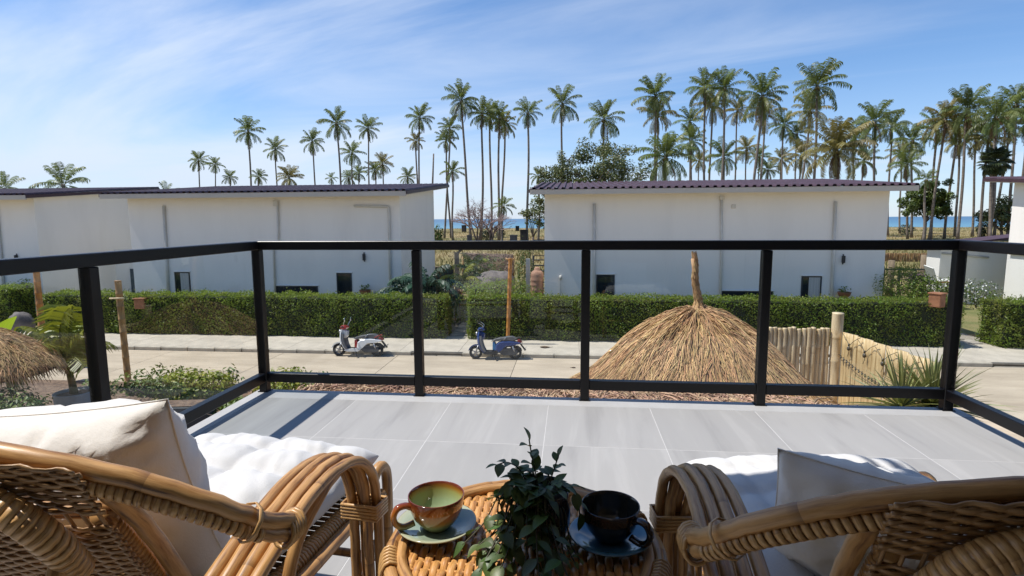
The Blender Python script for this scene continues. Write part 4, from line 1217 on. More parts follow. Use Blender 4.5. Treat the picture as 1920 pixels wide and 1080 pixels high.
# garden wall and things in the gap between the two left villas
t = empty('utility_building', (-22, 27, GZ), 0, 'low white outbuilding with blue grey doors between the two left villas', 'outbuilding')
def P6(bb, name, m):
    o = bb.build(name, m, t); o.location = (22, -27, -GZ); return o
b = MB(); b.box(-23.6, -19.9, 27, 27.2, GZ, -.35); P6(b, 'wall', WALLP)
BLUEG = mat('blue_grey_door', (0.045, 0.075, 0.10), 0.5, var=0.2, scale=2)
b = MB(); b.box(-22.75, -21.25, 26.95, 26.998, GZ + .15, -1.35); P6(b, 'door', BLUEG)
b = MB(); b.box(-22.1, -21.5, 26.96, 26.998, -1.1, -.75); P6(b, 'vent', WFRM)
t = empty('air_conditioner', (-20.45, 25.0, GZ + .05), 0, 'pale air conditioner unit on a rack left of the villa behind the scooter', 'air conditioner')
b = MB(); b.box(-.36, .36, -.15, .15, 1.05, 1.62, bev=.02); b.build('case', mat('ac_case', (.48, .46, .42), .6, var=.1, scale=4), t)
b = MB(); b.lathe([(.0, -.165), (.19, -.165), (.21, -.155), (.21, -.151)], 20, Matrix.Rotation(PI / 2, 4, 'X') @ Matrix.Translation((0, 1.33, .315)) @ Matrix.Scale(1, 4)); b.build('fan_grille', LAMPM, t)
for x in (-.3, .3):
    b = MB(); b.box(x - .02, x + .02, -.15, .15, 0, 1.05); b.build('leg', LAMPM, t)

# ------------------------------------------------------------------ hedges
def hedge(x0, x1, y0, y1, z0, z1, label, rz=0, org=None, dens=620, leaf=(.085, .042)):
    ox, oy = (x0 + x1) / 2, (y0 + y1) / 2
    t = empty('hedge', (ox, oy, z0), rz, label, 'hedge')
    lx, ly, h = x1 - x0, y1 - y0, z1 - z0
    b = MB(); n = max(4, int(lx / .5))
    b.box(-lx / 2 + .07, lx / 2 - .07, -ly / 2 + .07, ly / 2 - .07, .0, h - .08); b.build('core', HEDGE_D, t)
    Cs = []; Ns = []
    def face(n_, fn, nr):
        u = RNG.uniform(0, 1, (n_, 2)); c_ = fn(u); Cs.append(c_); Ns.append(np.tile(nr, (n_, 1)))
    def wav(a, b_): return .05 * np.sin(a * 3.1 + 1) * np.sin(b_ * 4.3) + .035 * np.sin(a * 7.3 + b_ * 5) + .045 * np.sin(a * 1.1) * np.sin(a * .37)
    k = int(lx * h * dens)
    u = RNG.uniform(0, 1, (k, 2)); x = (u[:, 0] - .5) * lx; z = u[:, 1] * (h - .02) + .02
    rnd = .10 * np.clip((z - (h - .16)) / .16, 0, 1) ** 2
    Cs.append(np.stack([x, -ly / 2 + wav(x, z) + rnd + RNG.normal(0, .03, k), z], 1)); Ns.append(np.tile([0, -1, .25], (k, 1)))
    k = int(lx * ly * dens * .8)
    u = RNG.uniform(0, 1, (k, 2)); x = (u[:, 0] - .5) * lx; y = (u[:, 1] - .5) * ly
    Cs.append(np.stack([x, y, h + wav(x, y) * .7 + RNG.normal(0, .03, k) + (RNG.uniform(0, 1, k) > .93) * RNG.uniform(0, .12, k)], 1)); Ns.append(np.tile([0, 0, 1], (k, 1)))
    for sx in (-1, 1):
        k = int(ly * h * dens)
        u = RNG.uniform(0, 1, (k, 2)); y = (u[:, 0] - .5) * ly; z = u[:, 1] * h
        Cs.append(np.stack([sx * lx / 2 + wav(y, z) + RNG.normal(0, .03, k), y, z], 1)); Ns.append(np.tile([sx, 0, .2], (k, 1)))
    V, F = leaf_cloud(np.concatenate(Cs), np.concatenate(Ns), leaf[0], leaf[1], 1.15)
    o = link_mesh('leaves', np_mesh('leaves', V, F, HEDGE_L), t); tag(o, kind='stuff')
    return t
hedge(-20.9, -4.62, 20.05, 21.2, PZ, -1.75, 'long clipped green hedge behind the white scooter')
hedge(-3.72, 13.02, 20.05, 21.1, PZ, -1.73, 'long clipped green hedge behind the blue scooter and straw parasol')
hedge(14.35, 24.5, 20.05, 21.3, PZ, -1.72, 'clipped green hedge right of the right garden path')
hedge(-27.5, -22.4, 20.2, 21.4, PZ, -1.55, 'dark green hedge at the far left edge in front of the leftmost villa')

# terracotta boxes on short posts among the hedges
def clay_box(px, py, Y, label, hgt=.42, w=.42, rz=0.0):
    p = at_y(px, py, Y)
    t = empty('clay_lantern', (p.x, Y, PZ), rz, label, 'lantern')
    zc = p.z - PZ
    b = MB(); b.box(-.05, .05, .12, .22, 0, zc - hgt / 2); b.build('post', mat('post_wood', (.20, .12, .06), .8, var=.4, scale=6), t)
    b = MB(); b.box(-w / 2, w / 2, -w / 2, w / 2, zc - hgt / 2, zc + hgt / 2 - .05, bev=.02); b.build('case', TERRA, t)
    b = MB(); b.box(-w / 2 - .03, w / 2 + .03, -w / 2 - .03, w / 2 + .03, zc + hgt / 2 - .05, zc + hgt / 2, bev=.015); b.build('lid', TERRA, t)
clay_box(1757, 562, 20.05, 'square orange clay lantern at the right end of the hedge', .48, .36, R(35))
clay_box(266, 568, 20.08, 'small brown clay lantern at the hedge behind the leaning bamboo pole', .42, .38, R(8))

# ------------------------------------------------------------------ poles
BAMB = cane_mat('bamboo_tan', (0.42, 0.235, 0.085), (0.34, 0.18, 0.06), (0.20, 0.10, 0.033), rough=0.5, freq=1.6, coat=0.1)
BAMB_O = cane_mat('bamboo_orange', (0.50, 0.21, 0.04), (0.40, 0.155, 0.028), (0.22, 0.08, 0.02), rough=0.45, freq=1.6, coat=0.15)
BAMB_P = cane_mat('bamboo_pale', (0.70, 0.55, 0.34), (0.62, 0.46, 0.26), (0.38, 0.25, 0.12), rough=0.5, freq=1.4, coat=0.1)
def pole(p0, p1, r, m, label, name='bamboo_pole', cat='pole'):
    p0, p1 = Vector(p0), Vector(p1)
    t = empty(name, p0, 0, label, cat)
    d = p1 - p0; b = MB(); n = max(3, int(d.length / .33)); pts = []; rs = []
    for i in range(n):
        for f, k in ((0.0, 1.10), (.05, 1.0), (.5, .96), (.95, 1.0)):
            pts.append(d * ((i + f) / n)); rs.append(r * k)
    pts.append(d); rs.append(r * 1.05)
    b.tube(pts, rs, 12); b.build('cane', m, t)
    return t, d
t, d = pole(at_y(951, 640, 19.4) + Vector((0, 0, -.55)), at_y(957, 484, 19.4), .07, BAMB_O, 'orange bamboo pole standing at the hedge behind the blue scooter')
for s_ in (-1, 1):
    b = MB(); b.tube([d * .97, d * .97 + Vector((s_ * .16, 0, .10))], .03, 6); b.build('branch_stub', BAMB, t)
p1 = at_y(221, 526, 14.3)
t, d = pole((-12.42, 14.3, GZ), p1, .085, BAMB, 'leaning tan bamboo pole on the near road edge with a short cross peg')
b = MB(); q = d * .83; b.tube([q + Vector((-.22, -.1, 0)), q + Vector((.22, -.1, .01))], .022, 6); b.build('cross_peg', BAMB_P, t)
p1 = at_y(68, 508, 15.5); p0 = at_y(75, 590, 15.5); p0.z = GZ
pole(p0 , p1, .09, BAMB_O, 'orange brown bamboo pole behind the potted palm at the left')

# ------------------------------------------------------------------ bamboo fence with string lights
FY = 11.0
fence = empty('bamboo_fence', (4.98, FY, GZ), 0, 'pale bamboo cane fence with a thick corner post right of the straw parasol', 'fence')
def fpart(b, nm, m, x, y, rz=0):
    return b.build(nm, m, fence, (x - 4.98, y - FY, 0), (0, 0, rz))
def cane_mesh(r, h, k):
    b = MB(); n = 7; pts = []; rs = []
    for i in range(n):
        for f, q in ((0, 1.07), (.06, 1.0), (.94, 1.0)):
            pts.append((0.004 * math.sin(i * 1.7 + k), .004 * math.cos(i * 2.1 + k), h * (i + f) / n)); rs.append(r * q)
    pts.append((0, 0, h)); rs.append(r)
    b.tube(pts, rs, 8); return b.mesh('cane', BAMB_P)
cm = [cane_mesh(.0435, 2.44 + .006 * k, k) for k in range(4)]
xx = 3.6; i = 0
while xx < 4.86:
    link_mesh('cane', cm[i % 4], fence, (xx - 4.98 + random.uniform(-.006, .006), random.uniform(-.01, .01), random.uniform(-.012, .0)), (random.uniform(-.006, .006), random.uniform(-.006, .006), random.uniform(0, 6)))
    xx += .0875; i += 1
b = MB(); pts = []; rs = []
for k in range(6):
    for f, q in ((0, 1.06), (.05, 1.0), (.95, 1.0)): pts.append((0, 0, 2.74 * (k + f) / 6)); rs.append(.098 * q)
pts.append((0, 0, 2.74)); rs.append(.1)
b.tube(pts, rs, 16); b.build('corner_post', BAMB_P, fence)
F2 = Vector((5.05, 10.9, 0)); F3 = Vector((5.33, 8.55, 0)); d2 = (F3 - F2); n2 = int(d2.length / .105)
SPLIT = cane_mat('bamboo_split', (0.62, 0.46, 0.24), (0.55, 0.39, 0.19), (0.36, 0.23, 0.10), rough=0.5, freq=1.5, coat=0.1)
sl = []
for k in range(4):
    b = MB(); h = 2.40 + .005 * k
    b.tube([(0, 0, h * i / 9) for i in range(10)], [.058 * (1.0 + .02 * (i % 2)) for i in range(10)], 8, flat=.36, up=(1, 0, 0)); sl.append(b.mesh('split_cane', SPLIT))
ang = math.atan2(d2.y, d2.x)
for i in range(n2):
    p = F2 + d2 * ((i + .5) / n2)
    link_mesh('split_cane', sl[i % 4], fence, (p.x - 4.98 + random.uniform(-.012, .012), p.y - FY, random.uniform(-.004, .002)), (0, random.uniform(-.002, .002), ang + PI / 2))
for z in (.6, 1.9):
    b = MB(); b.tube([Vector((3.55 - 4.98, .06, z)), Vector((-.05, .06, z))], .03, 8); b.build('cross_rail', BAMB_P, fence)
    b = MB(); b.tube([F2 - Vector((4.98 - .07, FY, -z)), F3 - Vector((4.98 - .07, FY, -z))], .03, 8); b.build('cross_rail', BAMB_P, fence)
sl_t = empty('string_lights', (5.0, 10.7, -1.2), 0, 'string of small lamps hung along the bamboo fence', 'string lights')
WIRE = mat('dark_wire', (.02, .017, .014), .6)
BULB = mat('lamp_bulb_off', (.10, .085, .06), .2)
def along(t_, z, off=-.075): 
    p = F2 + d2 * t_; nrm = Vector((d2.y, -d2.x, 0)).normalized()
    q = p + nrm * abs(off) - Vector((5.0, 10.7, -1.2)); q.z = z + 1.2; return q
pts = [along(.0 + .92 * k / 24, -1.42 - .22 * (k / 24) ** 1.0 - .10 * math.sin(PI * k / 24)) for k in range(25)]
b = MB(); b.tube(pts, .0045, 5); b.build('cable', WIRE, sl_t)
bm = MB(); bm.sphere((0, 0, -.03), .022, 8, 6, (1, 1, 1.3)); bm.tube([(0, 0, 0), (0, 0, .03)], .012, 6); bm = bm.mesh('bulb', BULB)
for k in range(1, 24): link_mesh('bulb', bm, sl_t, pts[k], None, .8)
for j, t_ in enumerate((.13, .32, .52, .74)):
    a = along(t_, -1.20 - .02 * j); 
    b = MB()
    b.tube(catmull([a, a + Vector((.03, -.12, .12)), a + Vector((.05, -.30, .22))], 4), .0045, 5); b.build('branch_wire', WIRE, sl_t)
    b = MB(); b.tube(catmull([a, a + Vector((.0, .10, .10)), a + Vector((-.02, .24, .2))], 4), .004, 5); b.build('branch_wire', WIRE, sl_t)
    b = MB(); b.tube(catmull([a, a + Vector((.0, -.02, -.1)), a + Vector((.0, .03, -.2))], 4), .004, 5); b.build('branch_wire', WIRE, sl_t)
    link_mesh('bulb', bm, sl_t, a, None, 1.5)

# ------------------------------------------------------------------ straw parasols and the thatched awning under the balcony
def straw_parasol(apex, label, prof, finial=1.0, n=15000, sc=1.0, lean=0.0):
    t = empty('straw_parasol', (apex.x, apex.y, GZ), 0, label, 'parasol')
    za = apex.z - GZ
    rr = np.array([p[0] for p in prof]) * sc; dd = np.array([p[1] for p in prof]) * sc
    # dark underlying cone
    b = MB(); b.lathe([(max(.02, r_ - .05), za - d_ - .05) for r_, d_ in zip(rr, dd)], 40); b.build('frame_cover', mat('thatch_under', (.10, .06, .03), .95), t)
    th = RNG.uniform(0, 2 * PI, n)
    s_ = np.sqrt(RNG.uniform(0.0, 1, n)) * .92
    def surf(q, a):
        r_ = np.interp(q, np.linspace(0, 1, len(rr)), rr); d_ = np.interp(q, np.linspace(0, 1, len(rr)), dd)
        bump_ = .03 * np.sin(a * 7) * q + .025 * np.sin(a * 17 + q * 9)
        return np.stack([r_ * np.cos(a), r_ * np.sin(a), za - d_ + bump_], 1)
    ln = RNG.uniform(.10, .26, n)
    a2 = th + RNG.normal(0, .07, n)
    lift0 = RNG.uniform(.0, .05, (n, 1)) * np.array([[0, 0, 1]]); lift2 = RNG.uniform(-.01, .09, (n, 1)) * np.array([[0, 0, 1]])
    P0 = surf(s_, th) + lift0; P2 = surf(np.minimum(s_ + ln, 1.06), a2) + lift2
    out = np.stack([np.cos(a2), np.sin(a2), np.zeros(n)], 1)
    over = np.clip(s_ + ln - 1.0, 0, 1)[:, None]
    P2 = P2 + out * over * .8 + np.array([[0, 0, -1]]) * over * 1.6
    P1 = surf(np.minimum(s_ + ln / 2, 1.03), (th + a2) / 2) + (lift0 + lift2) / 2 + np.array([[0, 0, .018]])
    V, F = strips(P0, P1, P2, RNG.uniform(.008, .017, (n, 1)) * sc)
    o = link_mesh('thatch', np_mesh('thatch', V, F, THATCH), t); tag(o, kind='stuff')
    # bound finial of straw
    if finial:
        m_ = 1800
        z = RNG.uniform(0, 1, m_) ** 1.2; a = RNG.uniform(0, 2 * PI, m_)
        hgt = .86 * finial
        def rad(z_): return .028 + .004 * np.sin(z_ * 60) + .028 * (1 - z_) ** 1.6 + .05 * np.clip(.14 - z_, 0, 1) / .14
        ax = np.stack([-.085 * z ** 1.5 + .015 * np.sin(z * 9), .0 * z, za - .05 + z * hgt], 1)
        r0 = rad(z)[:, None] * np.stack([np.cos(a), np.sin(a), 0 * a], 1)
        z2 = np.clip(z - RNG.uniform(.05, .12, m_), -.03, 1)
        ax2 = np.stack([-.085 * np.abs(z2) ** 1.5 + .015 * np.sin(z2 * 9), .0 * z, za - .05 + z2 * hgt], 1)
        r2 = (rad(z2) * RNG.uniform(.95, 1.35, m_))[:, None] * np.stack([np.cos(a + .5), np.sin(a + .5), 0 * a], 1)
        V, F = strips(ax + r0, (ax + ax2 + r0 + r2) / 2, ax2 + r2, .014)
        o = link_mesh('finial', np_mesh('finial', V, F, THATCH), t); tag(o, kind='stuff')
        b = MB(); b.tube([(-.085 * q ** 1.5, 0, za - .15 + q * hgt) for q in np.linspace(0, 1, 8)], .03, 8); b.build('finial_core', THATCH, t)
    b = MB(); b.tube([(0, 0, 0), (0, 0, za - .2)], .07, 10); b.build('pole', BAMB, t)
    return t
PROF = [(.04, .0), (.20, .05), (.42, .14), (.66, .28), (.88, .44), (1.08, .62), (1.28, .84), (1.50, 1.08), (1.85, 1.30)]
ap = at_y(1308, 580, 8.0)
straw_parasol(ap, 'large golden straw parasol with a twisted straw finial below the balcony', PROF, 1.0, 17000)
ap2 = at_y(-45, 618, 9.6)
straw_parasol(ap2, 'straw parasol at the left edge beside the potted palm', PROF[:7], .5, 9000, .98)
# thatched awning that shows in the strip under the bottom rail
aw = empty('thatched_awning', (-.5, 4.6, GZ), 0, 'brown thatched awning close below the front edge of the balcony', 'awning')
ax0, ax1, ya, yb_, za_, zb_ = -2.45, 1.6, 3.75, 5.45, -.145, -.50
b = MB(); V = [(ax0 + .35, ya, za_ - .05), (ax1, ya, za_ - .05), (ax1, yb_, zb_ - .05), (ax0, yb_, zb_ - .05)]
V += [(x, y, z - .08) for x, y, z in V]
b.add(V, [(0, 1, 2, 3), (7, 6, 5, 4), (0, 4, 5, 1), (1, 5, 6, 2), (2, 6, 7, 3), (3, 7, 4, 0)])
o = b.build('roof_board', MATS['thatch_under'], aw); o.location = (.5, -4.6, -GZ)
n = 9000
u = RNG.uniform(0, 1, (n, 2)); y = ya + u[:, 1] * (yb_ - ya); x = ax0 + .35 * (yb_ - y) / (yb_ - ya) + u[:, 0] * (ax1 - ax0)
z = za_ + (zb_ - za_) * u[:, 1] - .045
ln = RNG.uniform(.12, .30, n)
P0 = np.stack([x, y, z + RNG.uniform(0, .03, n)], 1)
P2 = P0 + np.stack([RNG.normal(.02, .09, n), ln, ln * (zb_ - za_) / (yb_ - ya) + RNG.uniform(-.01, .05, n)], 1)
V, F = strips(P0, (P0 + P2) / 2 + np.array([0, 0, .015]), P2, .013)
o = link_mesh('thatch', np_mesh('thatch', V, F, THATCH_D), aw, (.5, -4.6, -GZ)); tag(o, kind='stuff')
for x in (-2.0, 1.3):
    b = MB(); b.tube([(x + .5, yb_ - 4.6 - .12, 0), (x + .5, yb_ - 4.6 - .12, zb_ - GZ - .1)], .06, 8); b.build('post', BAMB, aw)
# ------------------------------------------------------------------ coconut palms
PALM_L = mat('palm_frond', (0.078, 0.118, 0.030), 0.42, col2=(0.135, 0.158, 0.05), scale=0.5, objrand=0.40, hue=0.025, trans=0.3, transcol=(0.22, 0.27, 0.06), spec=0.4)
PALM_Y = mat('palm_frond_yellow', (0.17, 0.165, 0.045), 0.5, col2=(0.25, 0.215, 0.08), scale=0.5, objrand=0.35, hue=0.02, trans=0.22, transcol=(0.26, 0.22, 0.05))
PALM_B = mat('palm_frond_dead', (0.20, 0.125, 0.065), 0.85, col2=(0.12, 0.075, 0.04), scale=0.6, objrand=0.3, trans=0.1)
TRUNK = mat('palm_trunk', (0.23, 0.195, 0.165), 0.9, col2=(0.13, 0.105, 0.085), scale=1.4, bump=0.35, bscale=9, stretch=(1, 1, 5), objrand=0.15)
NUTM = mat('coconut', (0.16, 0.13, 0.03), 0.6, var=0.4, scale=3)
def frond_mesh(L_, arch, droop, mt, seed, nl=21, ll=.74, lw=.056):
    """one feathered frond: rachis bending over, leaflets hanging both sides"""
    rnd = random.Random(seed)
    N_ = 12; pts = []
    a = arch; p = Vector((0, 0, 0)); stp = L_ / N_
    for i in range(N_ + 1):
        pts.append(p.copy()); p = p + Vector((math.cos(a) * stp, 0, math.sin(a) * stp)); a -= droop / N_ * (0.5 + 1.0 * i / N_)
    b = MB(); b.tube(pts, [.045 * (1 - .85 * i / N_) for i in range(N_ + 1)], 3, caps=False)
    V = []; F = []
    for k in range(nl):
        t = .16 + .82 * k / (nl - 1)
        f = t * N_; i = min(N_ - 1, int(f)); q = pts[i].lerp(pts[i + 1], f - i); d = (pts[i + 1] - pts[i]).normalized()
        up = Vector((0, 1, 0)).cross(d) * -1
        ln = ll * (math.sin(PI * min(1, .16 + .84 * (1 - t) ** .8)) * .55 + .5) * rnd.uniform(.85, 1.1)
        for s_ in (-1, 1):
            o = Vector((0, s_, 0)) * .80 + d * .55 - Vector((0, 0, 1)) * (.22 + .45 * rnd.random())
            o.normalize()
            mid = q + o * ln * .55; tip = q + (o + Vector((0, 0, -.42))).normalized() * ln
            wv = d * (lw * L_ / 3.2)
            n0 = len(V)
            V += [q - wv * .6, q + wv * .6, mid + wv, mid - wv, tip]
            F += [(n0, n0 + 1, n0 + 2, n0 + 3), (n0 + 3, n0 + 2, n0 + 4)]
    b.add(V, F)
    return b.mesh('frond', mt)
FR = {}
for key, mt in (('g', PALM_L), ('y', PALM_Y), ('b', PALM_B)):
    FR[key] = [[frond_mesh(3.1, R(a_), R(dr), mt, i * 10 + j) for j, (a_, dr) in enumerate(((66, 48), (48, 70), (26, 78)))] for i in range(2)]
    FR[key + 'd'] = [frond_mesh(2.6, R(-20), R(55), mt, 90 + i, 18, .5) for i in range(2)]
def nut_mesh():
    b = MB()
    for k in range(5):
        a = k * 1.3; b.sphere((.22 * math.cos(a), .22 * math.sin(a), -.12 * (k % 2)), .14, 6, 4, (1, 1, 1.2))
    return b.mesh('coconuts', NUTM)
NUTS = nut_mesh()
TRK = {}
def palm(px, py, wpx, bx, by, label, Y=None, dense=1.0, tone='g', grp=None, trunk_r=None, low=False, seed=0, tall=True, nut=True):
    """crown centre pixel, crown width, where the trunk crosses pixel row by"""
    rnd = random.Random(1000 + seed)
    if Y is None: Y = max(46, min(150, 5.3 * F_PX / wpx))
    c = at_y(px, py, Y)
    q = at_y(bx, by, Y)
    size = (.94 if px < 1020 else 1.05) * wpx / F_PX * Y / 5.3
    gz = ground_h(c.x, Y) - .15
    # carry the trunk line on to the ground
    k = (c.z - gz) / max(.4, c.z - q.z)
    base = Vector((c.x + (q.x - c.x) * (1 if k < 1.15 else 1 + (k - 1) * .45), Y + rnd.uniform(-.6, .6), gz))
    t = empty('coconut_palm', base, 0, label, 'palm tree', grp)
    top = c - base
    H = top.z
    pts = []
    for i in range(11):
        f = i / 10
        s_ = f + .16 * math.sin(PI * f) * (1 if k < 1.15 else .6)
        pts.append(Vector((top.x * min(1, s_) + .10 * math.sin(f * 6 + seed), top.y * f, H * f)))
    pts[-1] = top
    r0 = trunk_r or (.155 + .0015 * H)
    b = MB(); b.tube(pts, [r0 * (1.35 if i == 0 else 1.0 - .28 * i / 10) for i in range(11)], 8); b.build('trunk', TRUNK, t)
    n = int((29 if tall else 22) * dense)
    ga = 2.39996; a0 = rnd.uniform(0, 6)
    for i in range(n):
        f = i / (n - 1)
        az = a0 + i * ga + rnd.uniform(-.25, .25)
        pitch = -(R(20) - R(92) * f ** 1.05) + rnd.uniform(-.24, .24)   # young upright -> old drooping; frond meshes already arch
        key = tone
        if f > .86 and rnd.random() < .6: key = 'b'
        if f > .80:
            me = rnd.choice(FR[key + 'd']); pitch = R(28 + 34 * rnd.random())
        else:
            me = FR[key][rnd.randint(0, 1)][0 if f < .3 else (1 if f < .6 else 2)]
        sc = size * rnd.uniform(.82, 1.12) * (0.86 if f < .15 else 1.0)
        o = link_mesh('frond', me, t)
        o.location = top + Vector((math.cos(az), math.sin(az), 0)) * .12 + Vector((0, 0, .1 - .5 * f * size))
        o.rotation_euler = (rnd.uniform(-.25, .25), pitch, az)
        o.scale = (sc, sc * rnd.uniform(.85, 1.1), sc)
    if nut: link_mesh('coconuts', NUTS, t, top + Vector((0, 0, -.35 * size)), (0, 0, a0), max(.7, size))
    return t
# crown x, crown y, crown width, trunk x, trunk y, options
A_ = [(372,300,42,373,350,{}),(403,308,34,402,350,{}),(431,332,32,431,352,{}),(465,245,58,470,352,{}),(485,331,32,483,352,{'Y':95}),(516,279,46,520,352,{}),
 (542,332,50,540,352,{'dense':1.25,'tone':'y','tall':True}),(585,264,50,594,352,{}),(621,334,25,622,352,{'dense':.7}),(631,230,64,640,352,{}),(654,332,34,655,352,{'Y':120}),(660,286,48,660,352,{}),
 (673,324,34,672,352,{'Y':130}),(690,240,50,692,352,{}),(703,318,38,706,352,{'Y':118}),(717,306,46,718,352,{'tone':'y'}),(764,331,38,765,352,{})]
B_ = [(780,264,36,783,350,{'tone':'y','Y':104}),(787,220,54,784,350,{}),(836,262,44,846,440,{'Y':100}),(843,240,48,832,440,{'Y':98}),(848,321,42,850,440,{'Y':88}),(865,187,68,885,446,{'dense':1.2,'Y':80}),(904,212,58,902,444,{'Y':82}),
 (919,216,52,922,444,{'Y':86}),(936,220,58,935,442,{'Y':84}),(946,232,50,938,446,{'Y':90,'tone':'y'}),(944,386,40,941,442,{'Y':78,'tall':False}),(990,210,54,989,442,{'Y':82})]
C_ = [(1010,330,34,1010,420,{'Y':74,'tall':False}),(1054,194,62,1054,300,{}),(1132,222,68,1135,300,{}),(1229,178,66,1233,335,{'dense':1.2}),(1233,214,60,1232,335,{'Y':90,'tone':'y'}),(1248,292,84,1243,338,{'dense':1.35,'Y':66}),(1294,226,48,1294,335,{}),(1297,262,52,1296,335,{'Y':104}),(1311,300,36,1310,338,{'tone':'y'}),
 (1322,164,64,1324,335,{}),(1335,196,58,1331,335,{'tone':'y'}),(1357,292,56,1357,338,{'Y':95}),(1360,164,66,1352,335,{}),(1383,206,46,1379,335,{'tone':'y'}),(1400,278,44,1400,335,{'tone':'y'}),(1424,292,38,1424,337,{}),(1430,178,78,1411,335,{'dense':1.2}),(1434,212,58,1424,335,{'tone':'y'}),(1440,318,34,1440,337,{'Y':125}),
 (1465,298,40,1465,337,{'tone':'y','Y':125}),(1470,234,50,1465,335,{}),(1494,250,42,1492,335,{'Y':112}),(1503,290,56,1500,336,{'tone':'y','Y':100}),(1519,206,64,1502,335,{'tone':'y'}),(1532,160,78,1528,300,{'dense':1.15}),(1568,278,98,1575,337,{'tone':'y','dense':1.5,'Y':64}),(1602,258,58,1601,337,{}),(1620,300,48,1618,337,{'Y':112}),
 (1640,228,70,1645,337,{}),(1672,238,54,1667,337,{}),(1690,286,44,1690,337,{'tone':'y','Y':120})]
D_ = [(1700,308,50,1704,430,{'Y':88}),(1711,262,58,1708,430,{'Y':92}),(1737,336,34,1735,360,{'Y':76,'tall':False}),(1757,240,56,1742,440,{'Y':84}),(1772,222,64,1746,445,{'Y':80,'tone':'y'}),(1795,232,58,1775,440,{'Y':86}),(1800,262,50,1787,440,{'Y':92,'tone':'y'}),(1814,204,72,1796,445,{'Y':78,'dense':1.2}),
 (1832,250,52,1829,420,{'Y':96}),(1854,258,66,1832,440,{'Y':78,'tone':'y'}),(1868,218,74,1851,440,{'Y':74,'dense':1.2}),(1893,232,58,1868,436,{'Y':86}),(1906,194,66,1890,435,{'Y':80}),(1930,230,64,1905,430,{'Y':84})]
ORD = ['leftmost', 'second', 'third', 'fourth', 'fifth', 'sixth', 'seventh', 'eighth', 'ninth', 'tenth', 'eleventh', 'twelfth', 'thirteenth', 'fourteenth', 'fifteenth', 'sixteenth', 'seventeenth', 'eighteenth', 'nineteenth', 'twentieth']
def ordn(i, n):
    if i == 0: return 'leftmost'
    if i == n - 1: return 'rightmost'
    w = ORD + ['twenty first', 'twenty second', 'twenty third', 'twenty fourth', 'twenty fifth', 'twenty sixth', 'twenty seventh', 'twenty eighth', 'twenty ninth', 'thirtieth', 'thirty first', 'thirty second']
    return w[i]
sd = 0
for lst, where, g in ((A_, 'above the villa roof behind the white scooter', 'coconut palms above the left villa roof'), (B_, 'in the gap between the two middle villas', 'coconut palms in the gap between the villas'), (C_, 'above the villa roof behind the straw parasol', 'coconut palms above the right villa roof'), (D_, 'at the right beyond the villa corner', 'coconut palms in the gap at the right')):
    lst.sort(key=lambda q: q[0])
    tops = sorted(q[1] for q in lst)
    for i, (px, py, w, bx, by, o) in enumerate(lst):
        hh = 'tall' if py < tops[len(tops) // 3] + 1 else ('low' if py > tops[2 * len(tops) // 3] - 1 else 'mid height')
        yy = 'yellowish ' if o.get('tone') == 'y' else ''
        sd += 1
        n_ = len(lst)
        txt = f'{hh} {yy}coconut palm, crown {ordn(i, n_)} ' + ('' if i in (0, n_ - 1) else 'from the left ') + where
        if len(txt.split()) > 16: txt = f'{hh} {yy}palm, {ordn(i, n_)} ' + ('' if i in (0, n_ - 1) else 'from left ') + where
        palm(px, py, w, bx, by, txt, seed=sd, grp=g, **o)
palm(118, 345, 92, 118, 372, 'low arching palm crown just above the leftmost villa roof', Y=38, dense=.8, seed=91, nut=False)
palm(8, 352, 66, 8, 372, 'low palm crown at the far left edge above the leftmost roof', Y=42, dense=.9, seed=92, nut=False)
palm(312, 362, 46, 312, 380, 'single frond tip poking up between the two left roofs', Y=40, dense=.4, seed=93, nut=False)
# fan palm with a round dark crown at the right, and a bare dead trunk
t_ = at_y(813, 288, 95)
dead = empty('dead_palm_trunk', (t_.x - .7, 95, ground_h(t_.x, 95)), 0, 'bare crownless palm trunk left of the gap between the villas', 'dead palm')
b = MB(); b.tube([(0, 0, 0), (.2, 0, 5), (.45, 0, 10), (.7, 0, t_.z - dead.location.z)], [.2, .17, .15, .12], 8); b.build('trunk', TRUNK, dead)
FANM = mat('fan_palm_leaf', (0.045, 0.065, 0.024), 0.5, var=0.35, scale=0.8, objrand=0.3, trans=0.12)
def fan_mesh(mt, n=16, L_=1.0, fold=.12, spread=R(250)):
    b = MB(); V = []; F = []
    for k in range(n):
        a = -spread / 2 + spread * (k + .5) / n; w = spread / n * .46
        l = L_ * (1 - .18 * abs(2 * (k + .5) / n - 1))
        n0 = len(V)
        c0 = Vector((math.cos(a), math.sin(a), 0))
        V += [(0, 0, 0), Vector((math.cos(a - w), math.sin(a - w), 0)) * l * .62 + Vector((0, 0, -fold * .4)), c0 * l * .66 + Vector((0, 0, fold * .5)), Vector((math.cos(a + w), math.sin(a + w), 0)) * l * .62 + Vector((0, 0, -fold * .4)), c0 * l + Vector((0, 0, -fold * 1.6))]
        F += [(n0, n0 + 1, n0 + 2), (n0, n0 + 2, n0 + 3), (n0 + 1, n0 + 4, n0 + 2), (n0 + 2, n0 + 4, n0 + 3)]
    b.add(V, F); return b.mesh('fan_leaf', mt)
